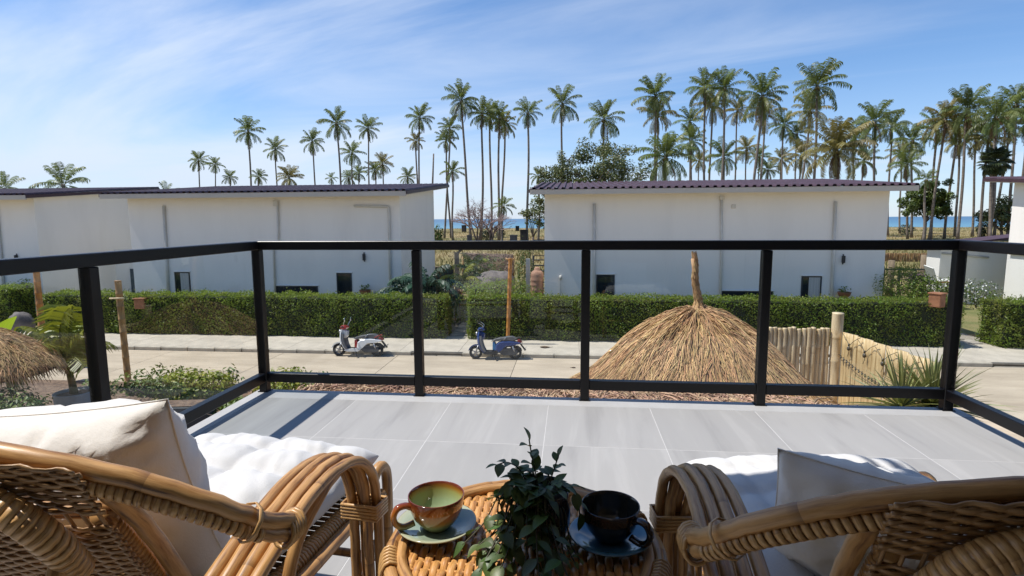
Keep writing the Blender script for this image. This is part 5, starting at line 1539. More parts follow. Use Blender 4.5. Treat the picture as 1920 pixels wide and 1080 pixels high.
def fan_palm(loc, H, mt, label, n, L_, stem, r=.16, name='fan_palm', cat='fan palm', elev=(80, -70), rs=1, tm=None):
    rnd = random.Random(rs)
    t = empty(name, loc, 0, label, cat)
    b = MB(); b.tube([(0, 0, 0), (0.02 * H, 0, H * .5), (0, 0, H)], [r * 1.2, r, r * .85], 10); b.build('trunk', tm or TRUNK, t)
    me = fan_mesh(mt, L_=L_)
    for i in range(n):
        f = i / max(1, n - 1); el = R(elev[0] + (elev[1] - elev[0]) * f) + rnd.uniform(-.12, .12); az = i * 2.4 + rnd.uniform(-.2, .2)
        d = Vector((math.cos(az) * math.cos(el), math.sin(az) * math.cos(el), math.sin(el)))
        p0 = Vector((0, 0, H)); p1 = p0 + d * stem
        if stem > .3:
            b = MB(); b.tube([p0, p0.lerp(p1, .5) + Vector((0, 0, .04)), p1], [.02, .016, .012], 5); b.build('leaf_stalk', mt, t)
        o = link_mesh('fan_leaf', me, t)
        z = (Vector((0, 0, 1)) - d * d.z); z = z.normalized() if z.length > .1 else Vector((1, 0, 0))
        yv = z.cross(d)
        M_ = Matrix((d, yv, z)).transposed().to_4x4() @ Matrix.Rotation(rnd.uniform(-.4, .5), 4, 'Y'); M_.translation = p1
        o.matrix_local = M_ @ Matrix.Scale(rnd.uniform(.85, 1.15), 4)
    return t
p = at_y(1867, 303, 74)
fan_palm((p.x, 74, ground_h(p.x, 74)), p.z - ground_h(p.x, 74), FANM, 'fan palm with a dark ball shaped crown above the right pavilion', 46, 1.0, 1.0, .2, rs=5)

# ------------------------------------------------------------------ broadleaf trees
TREE_L = mat('tree_leaf', (0.090, 0.115, 0.036), 0.45, col2=(0.155, 0.17, 0.06), scale=0.6, island=0.5, hue=0.03, trans=0.2, transcol=(0.12, 0.15, 0.03))
TREE_G = mat('tree_leaf_fresh', (0.060, 0.10, 0.022), 0.45, col2=(0.11, 0.145, 0.03), scale=0.6, island=0.45, hue=0.02, trans=0.2, transcol=(0.12, 0.17, 0.02))
BARK = mat('tree_bark', (0.17, 0.13, 0.10), 0.9, var=0.45, scale=4, bump=0.4)
def tree(base, tips, label, leaf, mt, n_leaf, clump, trunk_r, name='leafy_tree', rs=3, fork=.35):
    """limbs run from the trunk to each tip clump (centre, radius); leaves fill the clumps unevenly"""
    rnd = random.Random(rs); rg = np.random.default_rng(rs)
    base = Vector(base)
    t = empty(name, base, 0, label, 'tree')
    cen = sum((Vector(c) for c, r in tips), Vector()) / len(tips) - base
    fk = Vector((cen.x * .3, cen.y * .3, cen.z * fork))
    b = MB(); b.tube([(0, 0, -.2), fk * .5 + Vector((.05, 0, 0)), fk], [trunk_r * 1.25, trunk_r, trunk_r * .85], 9); b.build('trunk', BARK, t)
    b = MB()
    Cs = []; Ns = []
    for c, r_ in tips:
        r_ *= 1.08 if len(tips) > 12 else 1.3
        c = Vector(c) - base
        m1 = fk.lerp(c, .5) + Vector((rnd.uniform(-.2, .2), rnd.uniform(-.2, .2), rnd.uniform(-.05, .3)))
        b.tube(catmull([fk, m1, c], 4), [trunk_r * .5 * (1 - .85 * i / 8) for i in range(9)], 6)
        k = int(n_leaf * r_ * r_)
        for j in range(clump):
            sub = c + Vector((rnd.gauss(0, .55), rnd.gauss(0, .55), rnd.gauss(0, .42))) * r_
            if j % 2 == 0: b.tube([c, c.lerp(sub, .5) + Vector((0, 0, .05)), sub], [.025, .016, .008], 4)
            kk = max(8, k // clump)
            dd = rg.normal(0, 1, (kk, 3)); dd = norm(dd) * rg.uniform(.3, 1, (kk, 1)) ** .6
            Cs.append(np.array(sub)[None] + dd * np.array([[.58, .58, .42]]) * r_)
            Ns.append(dd + np.array([[0, 0, .7]]))
    b.build('limbs', BARK, t)
    V, F = leaf_cloud(np.concatenate(Cs), np.concatenate(Ns), leaf, leaf * .55, .6, rg)
    o = link_mesh('crown', np_mesh('crown', V, F, mt), t); tag(o, kind='stuff')
    return t
Yt = 36
tips = []
for px, py, r in ((1160, 290, .75), (1120, 280, .7), (1140, 310, .9), (1090, 300, .7), (1065, 300, .55), (1045, 320, .7), (1085, 328, .8), (1175, 318, .8), (1195, 335, .6), (1022, 333, .5), (1120, 335, .9), (1155, 340, .8), (1100, 342, .8), (1030, 345, .5), (1015, 375, .45), (1018, 400, .45), (1010, 352, .4), (1060, 342, .6)):
    tips.append((at_y(px, py, Yt + random.uniform(-1.6, 1.6)), r))
pb = at_y(1060, 440, Yt)
tree((pb.x, Yt, ground_h(pb.x, Yt)), tips, 'broad leafy tree spreading behind the left end of the straw parasol villa', .15, TREE_L, 1500, 10, .22, rs=4)
Yt = 84
tips = [(at_y(px, py, Yt + random.uniform(-1.2, 1.2)), r) for px, py, r in ((1740, 352, 1.0), (1722, 368, 1.0), (1755, 372, 1.1), (1738, 380, 1.2), (1766, 390, .9), (1720, 388, .9), (1745, 362, 1.1), (1752, 395, .8))]
pb = at_y(1733, 424, Yt)
tree((pb.x, Yt, ground_h(pb.x, Yt)), tips, 'round dense green tree in front of the sea at the right', .36, TREE_G, 800, 9, .22, rs=8, fork=.45)
Yt = 80
tips = [(at_y(px, py, Yt + random.uniform(-1, 1)), r) for px, py, r in ((1880, 382, .9), (1872, 400, .9), (1888, 398, 1.0), (1892, 380, .8), (1880, 415, .9), (1850, 402, .8), (1843, 410, .6), (1892, 420, .9))]
pb = at_y(1880, 436, Yt)
tree((pb.x, Yt, ground_h(pb.x, Yt)), tips, 'ragged dull green tree beside the sunlit villa wall at the right', .34, TREE_L, 300, 8, .18, rs=9)
Yt = 62
tips = [(at_y(px, py, Yt + random.uniform(-1, 1)), r) for px, py, r in ((990, 398, .7), (1004, 395, .7), (1015, 412, .7), (985, 404, .5), (1000, 385, .5), (1018, 420, .5))]
pb = at_y(998, 438, Yt)
tree((pb.x, Yt, ground_h(pb.x, Yt)), tips, 'small dark green tree in front of the sea beside the parasol villa', .30, TREE_L, 260, 6, .12, rs=12)
# bare pinkish tree
def bare_tree(base, H, label, rs):
    rnd = random.Random(rs)
    t = empty('bare_tree', base, 0, label, 'tree')
    TW = mat('bare_twig', (0.30, 0.22, 0.21), 0.9, var=.3, scale=3)
    bl = MB(); tr = MB()
    def grow(p, d, L_, r, lev):
        q = p + d * L_; mid = p.lerp(q, .5) + Vector((rnd.gauss(0, .05), rnd.gauss(0, .05), rnd.gauss(0, .03))) * L_
        (tr if lev == 0 else bl).tube([p, mid, q], [r, r * .85, r * .65], 5 if lev < 2 else 3, caps=False)
        if lev >= 5: return
        for k in range(3 if lev < 4 else 3):
            nd = (d + Vector((rnd.gauss(0, .62), rnd.gauss(0, .55), rnd.gauss(-.02, .30)))).normalized()
            if nd.z < -.05: nd.z = abs(nd.z) * .4
            grow(p.lerp(q, rnd.uniform(.55, 1)), nd, L_ * rnd.uniform(.62, .82), max(.012, r * .58), lev + 1)
    for k in range(3):
        grow(Vector((rnd.uniform(-.3, .3), 0, 0)), Vector((-.32 + .3 * k, rnd.uniform(-.2, .2), 1)).normalized(), H * .32, .15, 0)
    tr.build('trunk', BARK, t); bl.build('branches', TW, t)
pb = at_y(893, 436, 72)
bare_tree((pb.x, 72, ground_h(pb.x, 72)), 6.6, 'bare leafless tree with fine pinkish twigs in the gap between villas', 5)
pb = at_y(922, 436, 76)
bare_tree((pb.x, 76, ground_h(pb.x, 76)), 5.6, 'second leafless twiggy tree, right of the larger bare one', 6)

# ------------------------------------------------------------------ field: dry grass, shrubs, dark boxes
GRASSM = mat('dry_grass_blade', (0.32, 0.23, 0.085), 0.9, col2=(0.14, 0.155, 0.045), scale=0.06, island=0.35, hue=0.02, trans=0.2, lo=.42, hi=.58)
n = 26000
yy = 40 + 156 * RNG.uniform(0, 1, n) ** 1.5; k_ = RNG.uniform(-1, 1, n)
xx_ = np.where(RNG.uniform(0, 1, n) < .5, yy * RNG.uniform(-.30, .05, n), yy * RNG.uniform(.48, .86, n))
P0 = np.stack([xx_, yy, np.array([ground_h(a, c) for a, c in zip(xx_, yy)]) - .03], 1)
hh = RNG.uniform(.08, .34, (n, 1))
P2 = P0 + np.concatenate([RNG.normal(0, .22, (n, 2)), np.ones((n, 1))], 1) * hh
V, F = strips(P0, (P0 + P2) / 2, P2, .07, taper=.15)
o = link_mesh('dry_grass', np_mesh('dry_grass', V, F, GRASSM)); tag(o, kind='stuff')
def shrub(loc, w, h, n, mt, label, leaf=.12, name='shrub', cat='shrub', rs=1, up=.6, d=None):
    rg = np.random.default_rng(rs)
    t = empty(name, loc, 0, label, cat)
    b = MB()
    for k in range(7):
        a = rg.uniform(0, 6.28); r = rg.uniform(.1, .4)
        b.tube([(0, 0, 0), (math.cos(a) * r * w * .5, math.sin(a) * r * w * .5, h * .4), (math.cos(a) * r * w, math.sin(a) * r * w, h * .85)], [.02, .014, .006], 4)
    b.build('stems', BARK, t)
    dd = norm(rg.normal(0, 1, (n, 3))) * rg.uniform(.25, 1, (n, 1)) ** .5
    lump = 1 + .22 * np.sin(dd[:, 0:1] * 5 + rs) * np.cos(dd[:, 2:3] * 6)
    C = dd * lump * np.array([[w / 2, (d or w) / 2, h / 2]]) + np.array([[0, 0, h * .52]])
    V, F = leaf_cloud(C, dd + np.array([[0, 0, up]]), leaf, leaf * .48, .6, rg)
    o = link_mesh('foliage', np_mesh('foliage', V, F, mt), t); tag(o, kind='stuff')
    return t
SHRUB_D = mat('shrub_dark', (0.030, 0.045, 0.014), 0.6, col2=(0.06, 0.07, 0.02), scale=1, island=.4)
BOXM = mat('dark_crate', (0.015, 0.015, 0.017), 0.7, var=0.3, scale=2)
CONCW = mat('tank_grey', (0.10, 0.10, 0.105), 0.8, var=.3, scale=2)
def dark_box(px, py, w, h, Y, label, m=BOXM):
    p = at_y(px, py, Y); g = ground_h(p.x, Y); s_ = Y / F_PX
    t = empty('dark_crate', (p.x, Y, g), random.uniform(-.3, .3), label, 'crate')
    W_ = w * s_; b = MB(); b.box(-W_ / 2, W_ / 2, -W_ / 2, W_ / 2, 0, max(.4, p.z - g + h * s_ / 2), bev=.03); b.build('body', m, t)
    hz = max(.4, p.z - g + h * s_ / 2)
    b = MB(); b.box(-W_ / 2 - .05, W_ / 2 + .05, -W_ / 2 - .05, W_ / 2 + .05, hz, hz + .06); b.build('lid', m, t)
dark_box(870, 426, 7, 7, 150, 'small black crate near the beach left of the bare trees')
dark_box(880, 446, 8, 9, 62, 'grey box at the foot of the tallest palm in the gap', CONCW)
dark_box(963, 446, 13, 9, 60, 'dark grey box standing in the grass near the parasol villa', CONCW)
dark_box(983, 437, 13, 11, 66, 'black crate beneath the small dark green tree')
dark_box(970, 427, 7, 6, 150, 'small black crate near the beach, right of the bare trees')
dark_box(930, 427, 6, 6, 150, 'small black crate near the beach between the bare trees')
for i, (px, py, w, h, Y, lab) in enumerate(((821, 434, 22, 20, 60, 'low green shrub at the corner of the white scooter villa'), (912, 434, 26, 14, 85, 'dark low shrub under the bare trees'), (938, 432, 18, 14, 90, 'dark low shrub under the small palm in the gap'), (1842, 418, 16, 14, 82, 'low grey green shrub left of the ragged tree'), (1700, 424, 26, 8, 110, 'flat green shrub in the golden grass at the right'))):
    p = at_y(px, py, Y); s_ = Y / F_PX; g = ground_h(p.x, Y)
    shrub((p.x, Y, g), w * s_, max(.7, p.z - g + h * s_ / 2), 500, SHRUB_D if i else TREE_G, lab, .3, rs=20 + i)
# ------------------------------------------------------------------ scooters
TYRE = mat('tyre_rubber', (0.014, 0.014, 0.014), 0.8, bump=.1, bscale=60)
ALLOY = mat('wheel_alloy', (0.45, 0.45, 0.46), 0.4, metal=0.7)
CHROME = mat('chrome', (0.6, 0.6, 0.6), 0.15, metal=1.0)
SEATG = mat('seat_grey', (0.085, 0.085, 0.088), 0.6, bump=.1, bscale=80)
PLAST = mat('black_plastic', (0.02, 0.02, 0.021), 0.5)
ENG = mat('engine_grey', (0.07, 0.07, 0.072), 0.5, metal=.3)
REDL = mat('red_lens', (0.25, 0.02, 0.018), 0.15)
PLATE = mat('plate_grey', (0.30, 0.31, 0.31), 0.5)
GREYI = mat('leg_shield_grey', (0.20, 0.195, 0.185), 0.45)
def scooter(loc, rz, body, accent, trim, label, blue):
    t = empty('scooter', loc, rz, label, 'scooter')
    lean = Matrix.Rotation(R(-7), 4, 'X')
    def add(b, n, m, par=None):
        b.v = [tuple(lean @ Vector(p)) for p in b.v] if par is None else [tuple(lean @ Vector(p)) for p in b.v]
        return b.build(n, m, par or t)
    XF, XR, Rw = .0, 1.27, .215
    for x, nm in ((XF, 'wheel'), (XR, 'wheel')):
        b = MB(); prof = [(Rw - .085, -.045), (Rw - .03, -.052), (Rw - .008, -.035), (Rw, 0), (Rw - .008, .035), (Rw - .03, .052), (Rw - .085, .045)]
        b.lathe(prof, 28, Matrix.Translation((x, 0, Rw)) @ Matrix.Rotation(PI / 2, 4, 'X')); w = add(b, nm, TYRE)
        b = MB(); b.lathe([(0, -.03), (.045, -.035), (.05, -.02), (.05, .02), (.045, .035), (0, .03)], 16, Matrix.Translation((x, 0, Rw)) @ Matrix.Rotation(PI / 2, 4, 'X'))
        for k in range(5):
            a = k * 2 * PI / 5; b.tube([(x + .04 * math.cos(a), 0, Rw + .04 * math.sin(a)), (x + .135 * math.cos(a + .15), 0, Rw + .135 * math.sin(a + .15))], .016, 6)
        b.lathe([(.13, -.04), (.142, -.04), (.142, .04), (.13, .04)], 24, Matrix.Translation((x, 0, Rw)) @ Matrix.Rotation(PI / 2, 4, 'X')); add(b, 'rim', ALLOY, w)
    # front fork, fender
    b = MB()
    for y in (-.075, .075): b.tube([(XF, y, Rw), (.09, y, .46)], .017, 8)
    add(b, 'fork', ALLOY)
    b = MB(); prof = []
    for a in np.linspace(R(12), R(168), 12): prof.append((XF + .015 + .262 * math.cos(a), Rw + .262 * math.sin(a)))
    for a in np.linspace(R(160), R(20), 12): prof.append((XF + .015 + .228 * math.cos(a), Rw + .228 * math.sin(a)))
    n = len(prof); V = []
    for y, k in ((-.07, .985), (-.045, 1.0), (.045, 1.0), (.07, .985)):
        for x, z in prof: V.append((XF + .015 + (x - XF - .015) * k, y, Rw + (z - Rw) * k))
    F = [tuple(range(n)), tuple(range(4 * n - 1, 3 * n - 1, -1))] + [(l * n + (i + 1) % n, l * n + i, (l + 1) * n + i, (l + 1) * n + (i + 1) % n) for l in range(3) for i in range(n)]
    b.add(V, F); add(b, 'front_fender', body)
    # leg shield: curved plate with a grey inner face
    def ribbon(profile, hw, th):
        V = []; F = []; m_ = len(profile); ny = 9
        for s_ in (0, 1):
            for i, (x, z, w) in enumerate(profile):
                for j in range(ny):
                    u = -1 + 2 * j / (ny - 1)
                    V.append((x + .07 * u * u * w / hw + s_ * th, u * w, z))
        for i in range(m_ - 1):
            for j in range(ny - 1):
                a = i * ny + j; c_ = a + m_ * ny
                F += [(a, a + 1, a + ny + 1, a + ny), (c_ + ny, c_ + ny + 1, c_ + 1, c_)]
        for i in range(m_ - 1):
            for j in (0, ny - 1):
                a = i * ny + j; c_ = a + m_ * ny; F.append((a, a + ny, c_ + ny, c_))
        return V, F
    sh = [(.10, .935, .10), (.06, .86, .15), (.035, .76, .19), (.03, .64, .21), (.045, .52, .215), (.085, .40, .21), (.15, .29, .19), (.24, .20, .16)]
    b = MB(); V, F = ribbon(sh, .21, .03); b.add(V, F, smooth=True); add(b, 'leg_shield', body)
    b = MB(); V, F = ribbon([(x + .034, z, w * .93) for x, z, w in sh[2:]], .21, .09); b.add(V, F, smooth=True); add(b, 'inner_panel', GREYI)
    b = MB(); b.prism([(.10, .95), (.17, .90), (.31, .84), (.30, .68), (.22, .60), (.09, .68), (.065, .84)], -.125, .125, .045); add(b, 'glove_box', body)
    b = MB(); b.lathe([(0, -.012), (.05, -.01), (.062, 0), (.062, .03)], 16, Matrix.Translation((.012, 0, .82)) @ Matrix.Rotation(-PI / 2, 4, 'Y') @ Matrix.Rotation(PI, 4, 'X')); add(b, 'headlight', ALLOY)
    # handlebar cover, bars, mirrors
    b = MB(); b.prism([(.06, .96), (.12, 1.03), (.24, 1.02), (.30, .95), (.22, .90), (.10, .90)], -.17, .17, .05); hb = add(b, 'handlebar_cover', accent)
    b = MB(); b.tube([(.2, -.36, .99), (.19, -.17, .975), (.19, .17, .975), (.2, .36, .99)], .018, 8); add(b, 'handlebar', PLAST)
    for s_ in (-1, 1):
        b = MB(); b.tube([(.2, s_ * .37, .99), (.205, s_ * .25, .985)], .024, 8); add(b, 'grip', PLAST)
        b = MB(); b.tube([(.17, s_ * .34, 1.0), (.20, s_ * .26, .955)], .007, 5); add(b, 'brake_lever', ALLOY)
        b = MB(); b.tube(catmull([(.2, s_ * .22, .99), (.24, s_ * .27, 1.10), (.285 if not blue else .1, s_ * .30, 1.19)], 4), .009, 6); mi = add(b, 'mirror', CHROME)
        b = MB(); b.lathe([(0, -.014), (.045, -.012), (.055, 0), (.05, .008), (0, .008)], 14, Matrix.Translation((.29 if not blue else .1, s_ * .30, 1.22)) @ Matrix.Rotation(PI / 2, 4, 'Y') @ Matrix.Scale(1.25, 4, (1, 0, 0))); add(b, 'mirror_glass', CHROME if not blue else PLAST, mi)
    # floor board
    b = MB(); b.prism([(.20, .21), (.30, .165), (.68, .165), (.76, .22), (.72, .30), (.30, .25)], -.17, .17, .03); add(b, 'floor_board', body if not blue else PLAST)
    b = MB(); b.box(.26, .68, -.14, .14, .262, .285, bev=.008); add(b, 'foot_mat', PLAST)
    # rear body, front seat riser, seat
    side = [(.62, .30), (.64, .47), (.74, .565), (.88, .605), (1.06, .61), (1.28, .585), (1.47, .545), (1.44, .50), (1.22, .455), (1.02, .42), (.90, .36), (.80, .26), (.70, .20)]
    b = MB(); b.prism(side, -.155, .155, .06); add(b, 'rear_body', body)
    b = MB(); b.prism([(.55, .30), (.55, .55), (.61, .58), (.66, .50), (.66, .28)], -.13, .13, .03); add(b, 'seat_riser', trim)
    seat = [(.50, .58), (.60, .65), (.78, .70), (.95, .725), (1.02, .75), (1.22, .745), (1.32, .68), (1.28, .60), (1.02, .612), (.80, .60), (.62, .57)]
    b = MB(); b.prism(seat, -.14, .14, .05); add(b, 'seat', SEATG)
    b = MB(); b.tube([(.90, -.146, .62), (.99, -.15, .72), (1.0, 0, .752), (.99, .15, .72), (.90, .146, .62)], .009, 6); add(b, 'seat_strap', CHROME)
    b = MB(); b.tube(catmull([(1.22, -.14, .62), (1.36, -.13, .70), (1.44, 0, .70), (1.36, .13, .70), (1.22, .14, .62)], 4), .013, 7); add(b, 'grab_rail', accent if not blue else PLAST)
    b = MB(); b.prism([(1.32, .545), (1.36, .64), (1.44, .65), (1.50, .56), (1.46, .52)], -.10, .10, .03); add(b, 'tail_light', REDL)
    # engine, exhaust, rear fender, plate, stand
    b = MB(); b.prism([(.72, .24), (.86, .36), (1.12, .37), (1.34, .32), (1.38, .21), (1.26, .14), (.90, .13)], -.13, -.05, .02); add(b, 'engine', ENG)
    b = MB(); b.prism([(.80, .20), (.95, .42), (1.36, .44), (1.46, .36), (1.40, .32), (1.28, .45), (1.0, .40), (.9, .18)], -.09, .09, .02); add(b, 'rear_fender', PLAST)
    b = MB(); b.tube([(.85, .10, .20), (1.0, .13, .19), (1.12, .14, .22)], .02, 8); b.tube([(1.1, .14, .22), (1.48, .15, .30)], .05, 12); add(b, 'exhaust', ENG)
    b = MB(); b.tube([(1.27, -.10, .22), (1.19, -.12, .44)], .028, 8); add(b, 'shock_absorber', ALLOY)
    b = MB(); b.prism([(1.42, .50), (1.47, .50), (1.63, .30), (1.58, .28)], -.05, .05, .008); add(b, 'plate_holder', PLAST)
    b = MB(); b.box(-.09, .09, -.004, .004, -.07, .07, Matrix.Translation((1.60, 0, .355)) @ Matrix.Rotation(R(38), 4, 'Y') @ Matrix.Rotation(PI / 2, 4, 'Z')); add(b, 'number_plate', PLATE)
    b = MB(); b.tube([(.60, -.10, .18), (.66, -.24, .015)], .012, 6); b.tube([(.66, -.24, .012), (.70, -.27, .012)], .016, 6); add(b, 'side_stand', PLAST)
    b = MB(); b.tube([(.75, -.12, .22), (.73, -.16, .25)], .012, 6); add(b, 'footpeg', ALLOY)
    return t
WHITEP = mat('scooter_white', (0.72, 0.72, 0.71), 0.22, coat=.6)
REDP = mat('scooter_red', (0.34, 0.025, 0.022), 0.25, coat=.5)
BLUEP = mat('scooter_blue', (0.018, 0.045, 0.17), 0.22, coat=.7)
BLUEL = mat('scooter_blue_light', (0.02, 0.15, 0.34), 0.3, coat=.4)
s1 = scooter((-7.84 + .215, 17.62, GZ + .03), R(3), WHITEP, REDP, REDP, 'white motor scooter with red trim parked at the kerb', False)
s2 = scooter((-3.25 + .215, 17.60, GZ + .03), R(3), BLUEP, BLUEP, BLUEL, 'blue motor scooter with grey seat parked at the kerb', True)
for o in (s1, s2): o['group'] = 'motor scooters parked at the kerb'

# ------------------------------------------------------------------ near garden, left: potted palm, banana leaf, boulder, planter troughs
GREYPOT = mat('grey_cement_pot', (0.44, 0.445, 0.45), 0.85, var=.25, scale=4, bump=.12, bscale=20)
YPALM = mat('potted_palm_leaf', (0.17, 0.21, 0.025), 0.45, col2=(0.30, 0.29, 0.035), scale=2.5, objrand=.4, hue=.02, trans=.3, transcol=(.35, .36, .03))
GSTEM = mat('palm_stem_green', (0.12, 0.13, 0.03), 0.5, col2=(0.16, 0.10, 0.03), scale=4)
Yp = 11.0
pc = at_y(139, 735, Yp)
t = empty('potted_palm', (pc.x, Yp, pc.z - .62), 0, 'young yellow green palm in a grey cement pot at the left', 'potted palm')
s_ = Yp / F_PX
b = MB(); b.lathe([(0, 0), (.30, 0), (.345, .10), (.38, .6), (.385, .63), (.35, .63), (.34, .56), (0, .56)], 32); b.build('pot', GREYPOT, t)
b = MB(); b.lathe([(0, .59), (.20, .585), (.342, .57)], 24); b.build('soil', SOIL, t)
b = MB(); b.tube([(0, 0, .55), (-.03, 0, .85), (-.09, 0, 1.22), (-.13, 0, 1.36)], [.085, .07, .06, .045], 12); b.build('trunk', GSTEM, t)
yl = [frond_mesh(1.15, R(a_), R(dr), YPALM, 300 + i, 22, .38, .065) for i, (a_, dr) in enumerate(((74, 40), (62, 70), (45, 85)))]
rnd = random.Random(5)
for i in range(13):
    f = i / 12; az = i * 2.4 + .7
    o = link_mesh('frond', yl[0 if f < .25 else (1 if f < .65 else 2)], t, (-.13, 0, 1.30), (rnd.uniform(-.2, .2), R(-28) + R(44) * f + rnd.uniform(-.1, .1), az), rnd.uniform(.85, 1.15))
    o.scale.y *= 1.5
BANL = mat('banana_leaf', (0.13, 0.20, 0.02), 0.4, col2=(0.17, 0.24, 0.03), scale=3, trans=.45, transcol=(.36, .48, .03), stretch=(8, 1, 1))
pb = at_y(-22, 640, 10.4)
t = empty('banana_plant', (pb.x, 10.4, GZ), 0, 'bright green banana leaf at the left edge above the straw parasol', 'banana plant')
b = MB(); b.tube([(0, 0, 0), (0, 0, 1.0), (.02, 0, 1.7)], [.09, .08, .05], 10); b.build('stem', GSTEM, t)
def blade(L_, w, lean, az, curl):
    V = []; F = []; n = 12
    for i in range(n + 1):
        f = i / n; a = lean - curl * f
        x = L_ * f * math.cos(a); z = L_ * f * math.sin(a); ww = w * math.sin(PI * min(1, .06 + .94 * f) ** .8) ** .7 if f < .999 else 0.005
        for j in (-1, 0, 1): V.append((x, j * ww, z + abs(j) * ww * .35))
    for i in range(n):
        for j in range(2): a = i * 3 + j; F.append((a, a + 1, a + 4, a + 3))
    b = MB(); b.add(V, F, smooth=True); o = b.build('leaf', BANL, t, (0, 0, 1.6), (0, 0, az)); return o
blade(1.35, .22, R(68), R(-10), R(20)); blade(1.2, .24, R(58), R(150), R(50)); blade(1.0, .2, R(50), R(250), R(60)); blade(1.0, .2, R(62), R(60), R(40))
ROCK = mat('boulder_stone', (0.20, 0.17, 0.155), 0.9, col2=(0.10, 0.085, 0.08), scale=4, bump=.5, bscale=9, detail=9)
def rock(px, py, Y, w, h, label, d=None, zb=None, rs=1):
    p = at_y(px, py, Y); b = MB(); b.sphere((0, 0, 0), 1, 22, 14)
    V = []
    for v in b.v:
        v = Vector(v); k = 1 + .22 * mnoise.noise(v * 1.3 + Vector((rs, 0, 0))) + .12 * mnoise.noise(v * 3.1 + Vector((0, rs, 0)))
        V.append((v.x * k * w / 2, v.y * k * (d or w) / 2, v.z * k * h / 2))
    b.v = V; o = b.build('boulder', ROCK, None, p); tag(o, label, 'boulder'); return o
rock(141, 668, 14.2, .62, .95, 'dark upright boulder behind the potted palm', rs=3)
rock(40, 604, 18.9, .75, .75, 'grey rounded boulder on the pavement behind the banana leaf', rs=6)
t = rock(90, 640, 16.8, 1.9, .42, 'low flat white rock on the road edge behind the potted palm', rs=9); t.data.materials[0] = PAVE
# long planter trough with low shrubs at the left balcony corner
TROUGH = mat('planter_slate', (0.055, 0.06, 0.062), 0.7, var=.3, scale=3)
PLANT_Y = mat('planter_leaf_lime', (0.36, 0.36, 0.045), 0.5, col2=(0.20, 0.25, 0.035), scale=1.8, island=.45, hue=.03, trans=.3, transcol=(.28, .32, .03))
PLANT_G = mat('planter_leaf_green', (0.095, 0.15, 0.03), 0.5, col2=(0.16, 0.20, 0.04), scale=2, island=.45, hue=.03, trans=.25, transcol=(.16, .22, .03))
pa, pb2 = at_z(228, 762, -2.75), at_z(352, 752, -2.75)
t = empty('planter_trough', (pa.x + .85, pa.y + .3, GZ), R(10), 'dark slate planter trough left of the balcony corner', 'planter')
b = MB(); b.box(-.85, .85, -.26, .26, 0, .62, bev=.015); b.box(-.8, .8, -.21, .21, .62, .625); b.build('trough', TROUGH, t)
b = MB(); b.box(-.81, .81, -.22, .22, .6, .64); b.build('soil', SOIL, t)
def bush(px, py, Y, w, h, n, mt, label, leaf, rs, d=None, z0=None):
    p = at_y(px, py, Y); z = p.z - h / 2 if z0 is None else z0
    return shrub((p.x, Y, z), w, h, n, mt, label, leaf, 'bush', 'bush', rs, .7, d)
bush(285, 728, 11.6, 1.7, .42, 900, PLANT_G, 'low green plants growing in the slate planter trough', .11, 31, .5)
bush(340, 730, 12.4, 1.3, .85, 1300, PLANT_Y, 'lime green bush right of the slate planter trough', .12, 32)
bush(395, 726, 12.8, 1.2, .75, 1100, PLANT_Y, 'lime green bush nearest the left balcony corner post', .12, 33)
bush(432, 716, 13.6, .6, .9, 130, PLANT_G, 'thin wispy shrub against the road left of the corner post', .13, 34)
bush(300, 712, 13.4, 2.4, .5, 420, PLANT_G, 'sparse wispy shrub behind the slate planter trough', .13, 38)
bush(530, 722, 13.9, 1.5, .85, 1500, PLANT_Y, 'lime green bush seen under the front rail beside the corner post', .12, 35)
bush(590, 718, 14.1, 1.1, .6, 260, PLANT_G, 'sparse dry shrub beside the left end of the thatched awning', .10, 39)
bush(470, 735, 11.5, 2.6, .6, 1700, PLANT_G, 'green ground bush along the left edge of the balcony', .12, 36, 1.2, GZ)
bush(5, 765, 9.0, 1.5, .7, 1200, PLANT_G, 'green shrub below the straw parasol at the left edge', .11, 37, 1.2)
bush(180, 735, 12.0, .9, .55, 500, PLANT_G, 'small green shrub between the potted palm and the slate trough', .11, 40)

# ------------------------------------------------------------------ spiky plant right of the fence
SPIKE = mat('spiky_leaf', (0.16, 0.20, 0.07), 0.5, col2=(0.27, 0.25, 0.08), scale=3, objrand=.35, hue=.02, trans=.2, transcol=(.26, .28, .06))
def spike_mesh(L_, w, curl):
    b = MB(); V = []; F = []; n = 6
    for i in range(n + 1):
        f = i / n; a = curl * f
        x = L_ * (f - .05 * curl * f * f); z = -L_ * .28 * curl * f * f; ww = w * (1 - f ** 2.2) * (.45 + .55 * min(1, f * 4))
        V += [(x, -ww, z + ww * .5), (x, 0, z), (x, ww, z + ww * .5)]
    for i in range(n):
        a = i * 3; F += [(a, a + 1, a + 4, a + 3), (a + 1, a + 2, a + 5, a + 4)]
    b.add(V, F); return b.mesh('leaf', SPIKE)
SPK = [spike_mesh(.95, .026, .25), spike_mesh(1.05, .024, .5), spike_mesh(.85, .030, .1)]
def spiky(px, py, Y, n, sc, label, rs, zb=None):
    rnd = random.Random(rs); p = at_y(px, py, Y)
    t = empty('spiky_plant', (p.x, Y, GZ), 0, label, 'spiky plant')
    H = p.z - GZ
    b = MB(); b.tube([(0, 0, 0), (.04, 0, H * .5), (0, 0, H)], [.11, .09, .08], 9); b.build('trunk', TRUNK, t)
    for i in range(n):
        az = i * 2.39996; el = R(88 - 118 * (i / n) ** .9) + rnd.uniform(-.15, .15)
        o = link_mesh('leaf', rnd.choice(SPK), t, (0, 0, H), (rnd.uniform(-.5, .5), -el, az), sc * rnd.uniform(.8, 1.15))
spiky(1748, 762, 7.6, 230, .78, 'spiky green grass like plant below the right corner of the railing', 3)
